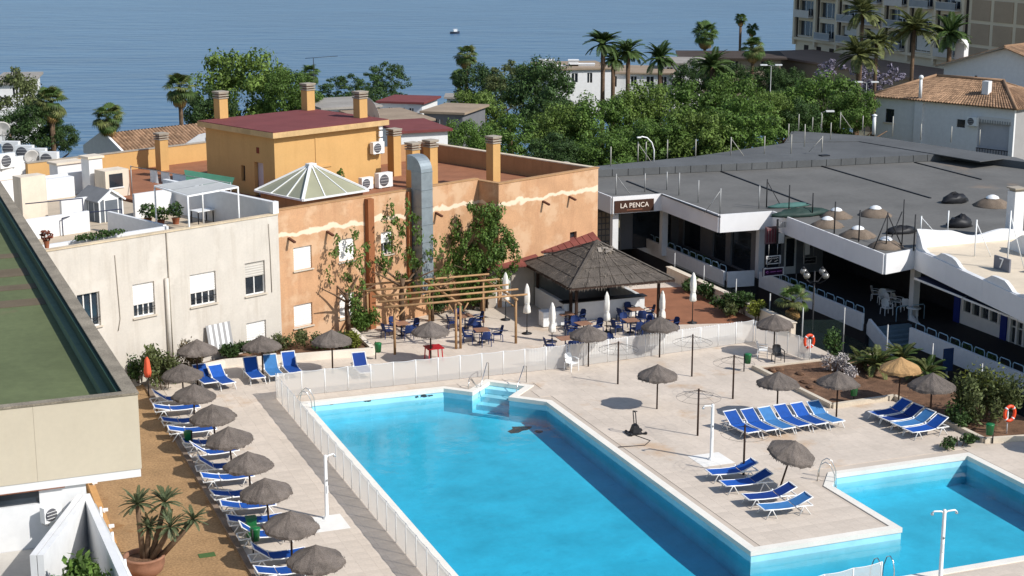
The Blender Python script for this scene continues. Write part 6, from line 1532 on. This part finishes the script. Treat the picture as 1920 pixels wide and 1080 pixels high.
for b_,f,y0,y1,a,c in hl:
    w_ = MB().box(.42,.46,y0,y1,a,c).build('window', GLASS, tw_)
    if rn.random() < .45: MB().box(.36,.41,y0+.1,y0+(y1-y0)*rn.uniform(.4,.95),a+rn.uniform(0,1.0),c).build('blind', mat('pale blind', srgb(200,196,188), .8, .06), w_)
    for k in range(1,3): y = y0+(y1-y0)*k/3; MB().box(.38,.419,y-.05,y+.05,a,c).build('mullion', FRAME, w_)
    if (b_*7+f*3) % 5 != 0:
        bl = MB().box(-.9,-.01,y0-.15,y1+.15,a-.28,a-.08).build('balcony_slab', BAL, tw_)
        MB().box(-.9,-.82,y0-.15,y1+.15,a-.079,a+.75).build('balcony_front', mat('balcony glass', srgb(120,122,126), .3, .15, 1, spec=.6) if rn.random()<.6 else BAL, bl)
        MB().box(-.93,-.79,y0-.17,y1+.17,a+.751,a+.82).build('balcony_rail', BAL, bl)
    else: MB().box(-.12,-.01,y0-.1,y1+.1,a-.15,a-.03).build('sill', BAL, w_)
for b_ in range(NB+1):
    MB().box(-.45,-.003,-b_*BW-.16,-b_*BW+.30,z_f-1,z_f+6*FH).build('pilaster', TAN, tw_); MB().box(-.10,-.004,-b_*BW-.55,-b_*BW-.165,z_f,z_f+6*FH).build('dark_strip', mat('dark brown strip', srgb(60,52,46), .9, .1), tw_)  # pilaster with a dark brown strip along one side
MB().box(-.5,.0-.003,-41,.3,z_f-.25,z_f+.12).build('string_course', TAN, tw_); MB().box(-.3,-.004,-41,.2,z_f-2.6,z_f-2.2).build('string_course', TAN, tw_)
MB().box(0,.5,-60,-41.01,z_f-7,z_f+6*FH).build('brick_wall', TAN, tw_)
for k in range(4):
    for f in range(6): MB().box(-.08,-.002,-41.9-4.4*(k+1)+.35,-41.9-4.4*k-.35,z_f+f*FH-.9+.2,z_f+(f+1)*FH-.9-.2).build('brick_panel', TAN2, tw_)
for k in range(3): MB().box(-.05,-.001,-2.5-k*3.5-1.2,-2.5-k*3.5,z_f-1.7,z_f-.9).build('vent_grille', mat('dark vent', srgb(60,50,44), .9, .1), tw_)
pd = thing('podium_block','low tan podium with red brown roof edge below the apartment tower','building',(TB.x-4,TB.y-18,-3),PA)
MB().box(0,14,-34,10,-2,at(1560,118,222).z+3).build('wall', mat('podium render', srgb(158,138,116), .9, .08, .4), pd); hq = at(1560,118,222).z+3
MB().box(-.4,14.2,-34.4,10.3,hq+.001,hq+.3).build('roof_edge', mat('brown podium roof', srgb(136,112,96), .9, .1, .4), pd)
for k in range(3): MB().box(-.04,.02,5-k*4,6.2-k*4,hq-3.4,hq-2.6).build('window', GLASS, pd)

# ---- white house with tiled roofs at the right
h0 = at(1642,215,146); wh = thing('white_tiled_house','white house with hipped clay tile roof beyond the arcade roof','building',(h0.x,h0.y,0),KA)
# local: facade on x=0 facing -x, running from y=0 (far left) to y=-L (near right)
ez = at(1642,181,146).z; L_ = 13.6
wn_ = [(-1.9,-1.0,ez-2.2,ez-1.0),(-9.0,-8.2,ez-2.0,ez-1.3),(-13.2,-10.2,ez-4.6,ez-1.0)]
mb = wall_panel(0,L_,-2,ez,[(-b_,-a,c,d) for a,b_,c,d in wn_],0,.25); turn(mb, lambda X,Y,Z: (Y,-X,Z)); mb.build('wall', WHITE, wh)
MB().box(.26,9,-L_,-.0,-2,ez-.05).build('core', mat('white room', srgb(150,148,146), .9, .05), wh)
MB().box(.1,.14,-1.9,-1.0,ez-2.2,ez-1.0).build('window', GLASS, wh); MB().box(.1,.14,-9.0,-8.2,ez-2.0,ez-1.3).build('window', GLASS, wh)
for k in range(3): MB().box(.02,.06,-1.9+.25*k+.15,-1.9+.25*k+.2,ez-2.2,ez-1.0).build('window_bar', DARKM, wh)
MB().box(-.1,.05,-2.05,-.85,ez-2.32,ez-2.2).build('sill', CREAM2, wh); MB().box(.2,.25,-13.2,-10.2,ez-4.6,ez-1.0).build('balcony_door', mat('pale balcony back', srgb(176,176,180), .8, .05), wh)
MB().box(-.05,.02,-13.3,-10.1,ez-1.35,ez-.85).build('awning', mat('pale awning', srgb(210,206,200), .8, .05), wh)
for k in range(14): MB().box(-.09,-.051,-13.3+.23*k,-13.3+.23*k+.1,ez-1.45,ez-1.1).build('awning_stripe', GREYM, wh)
for k in range(12): MB().tube((-.02,-13.15+.26*k,ez-4.6),(-.02,-13.15+.26*k,ez-3.6),.03,n=4).build('baluster', DARKM, wh)
MB().bar((-.02,-13.2,ez-3.6),(-.02,-10.2,ez-3.6),.06).build('balcony_rail', DARKM, wh)
MB().box(-.25,.0-.002,-4.9,-4.1,-1,ez+.2).build('flue', WHITE, wh); MB().tube((-.1,-4.5,ez+.2),(-.1,-4.5,ez+2.0),.16,.13,8).build('flue_pot', WHITE, wh); MB().sph((-.1,-4.5,ez+2.05),.22,n=8).build('flue_cap', WHITE, wh)
RH = 1.75
e = [Vector((-.5,.5,ez)),Vector((-.5,-L_-.4,ez)),Vector((8.5,-L_-.4,ez)),Vector((8.5,.5,ez))]; r0 = Vector((4.0,-3.6,ez+RH)); r1 = Vector((4.0,-L_+3.4,ez+RH))
tile_rows(e[1],e[0],r0,r1,52,12,TILE,wh); tile_rows(e[2],e[1],r1,r1,30,12,TILE,wh); tile_rows(e[0],e[3],r0,r0,30,12,TILE,wh); tile_rows(e[3],e[2],r1,r0,52,10,TILE,wh)
for a,b_ in ((e[0],r0),(e[1],r1),(r0,r1)): MB().tube(a+Vector((0,0,.12)),b_+Vector((0,0,.14)),.15,n=6).build('ridge_tile', TILE, wh)
MB().box(1.4,2.0,-10.2,-9.6,ez+.3,ez+2.0).build('roof_chimney', WHITE, wh)
aircon('grey air conditioner on the white tiled house wall beside the small window', KW(0,0,0)*0+Vector((h0.x,h0.y,0))+Matrix.Rotation(KA,3,'Z')@Vector((-.3,-9.9,ez-1.75)), KA-R(90), 1.1)
g0 = at(1768,160,158); gh = thing('white_gable_house','large white gabled house with clay tile roof at the right edge','building',(g0.x,g0.y,0),KA)
gz = at(1768,120,158).z; GW = 13.0; gr_ = at(1850,93,152).z
MB().add([(0,0,-2),(0,-GW,-2),(0,-GW,gz),(0,-GW/2,gr_),(0,0,gz),(.3,0,-2),(.3,-GW,-2),(.3,-GW,gz),(.3,-GW/2,gr_),(.3,0,gz)],[(0,4,3,2,1),(5,6,7,8,9),(0,1,6,5),(1,2,7,6),(4,0,5,9)]).build('gable_wall', WHITE, gh)
MB().box(.31,14,-GW,0,-2,gz-.05).build('core', WHITE, gh)
a,b_,c,d = Vector((-.5,-GW-.6,gz-.25)),Vector((14,-GW-.6,gz-.25)),Vector((14,-GW/2,gr_+.1)),Vector((-.5,-GW/2,gr_+.1))
tile_rows(a,b_,c,d,50,14,TILE,gh); a2,b2 = Vector((14,.6,gz-.25)),Vector((-.5,.6,gz-.25)); tile_rows(a2,b2,d,c,50,12,TILE,gh)
MB().bar(d,Vector((-.5,.6,gz-.25)),.2,.12).build('verge', CONC, gh); MB().bar(d,a,.2,.12).build('verge', TILE, gh); MB().tube(d+Vector((0,0,.1)),c+Vector((0,0,.1)),.16,n=6).build('ridge_tile', TILE, gh)
MB().box(.8,1.6,-1.6,-.6,gz-.2,gz+2.0).build('chimney', WHITE, gh); mb = MB(); mb.lathe([(.55,0),(.5,.25),(.3,.42),(0,.48)],10,(1.2,-1.1,gz+2.0)); mb.build('chimney_cap', WHITE, gh)
for y,z in ((-3.5,gz-1),(-9,gz-.6)): MB().box(-.04,.01,y-.12,y+.12,z-.12,z+.12).build('vent', DARKM, gh)
t = thing('white_pipe','thick white vent pipe at the corner of the white tiled house','pipe',gr(1638,252,4.9),0); hh = at(1638,217,gr(1638,252,4.9).y).z-4.9; MB().tube((0,0,0),(0,0,hh),.16,.14,8).build('pipe', WHITE, t); MB().lathe([(.22,hh),(.22,hh+.06),(0,hh+.16)],8).build('cap', WHITE, t)
# distant street lamps
for i,(px,py,Y,arms) in enumerate(((1446,124,165,2),(1625,156,152,2),(1540,211,140,1))):
    v = at(px,py,Y); zb = terrain_z(v.x,v.y); t = thing('street_lamp','white headed street lamp, %s from the left among the trees' % ['middle one','right one','lowest'][i] if False else ['white twin headed street lamp left of the apartment tower','white twin headed street lamp beside the white tiled house','low white street lamp head in front of the round tree'][i],'street lamp',(v.x,v.y,zb),0)
    h = v.z-zb; MB().tube((0,0,0),(0,0,h),.06,.04,6).build('post', GREYM, t)
    for s in ((-1,1) if arms == 2 else (1,)): ar = MB().tube((0,0,h),(s*.5,0,h+.12),.03,n=5).build('arm', GREYM, t); MB().box(s*.75-.35,s*.75+.35,-.18,.18,h+.06,h+.18).build('lamp_head', WHITEP, ar)
# small moored boat
v = gr(853,63,SEA_Z); bt = thing('moored_boat','tiny white boat moored alone on the open sea','boat',(v.x,v.y,SEA_Z),R(15))
mb = MB(); vs = []
for i in range(7):
    s = i/6; w_ = .75*math.sin(math.pi*min(1,.25+.75*s)) if s < 1 else .02; w_ = [.55,.7,.75,.72,.6,.38,.03][i]; x = -1.6+3.2*s
    vs += [(x,-w_,.62+.15*s*s),(x,-w_*.6,-.1),(x,w_*.6,-.1),(x,w_,.62+.15*s*s)]
fs = [(i*4+k,i*4+k+1,i*4+k+5,i*4+k+4) for i in range(6) for k in range(3)] + [(0,3,2,1)] + [(i*4,i*4+4,i*4+7,i*4+3) for i in range(6)]
mb.add(vs,fs,0,False); mb.build('hull', mat('dark hull', srgb(60,66,78), .5, .1), bt)
MB().box(-.5,.7,-.5,.5,.66,1.4).build('cabin', WHITEP, bt); MB().box(.701,.72,-.4,.4,.9,1.3).build('windscreen', GLASS, bt); MB().box(-.6,.8,-.55,.55,1.401,1.48).build('cabin_roof', WHITEP, bt)
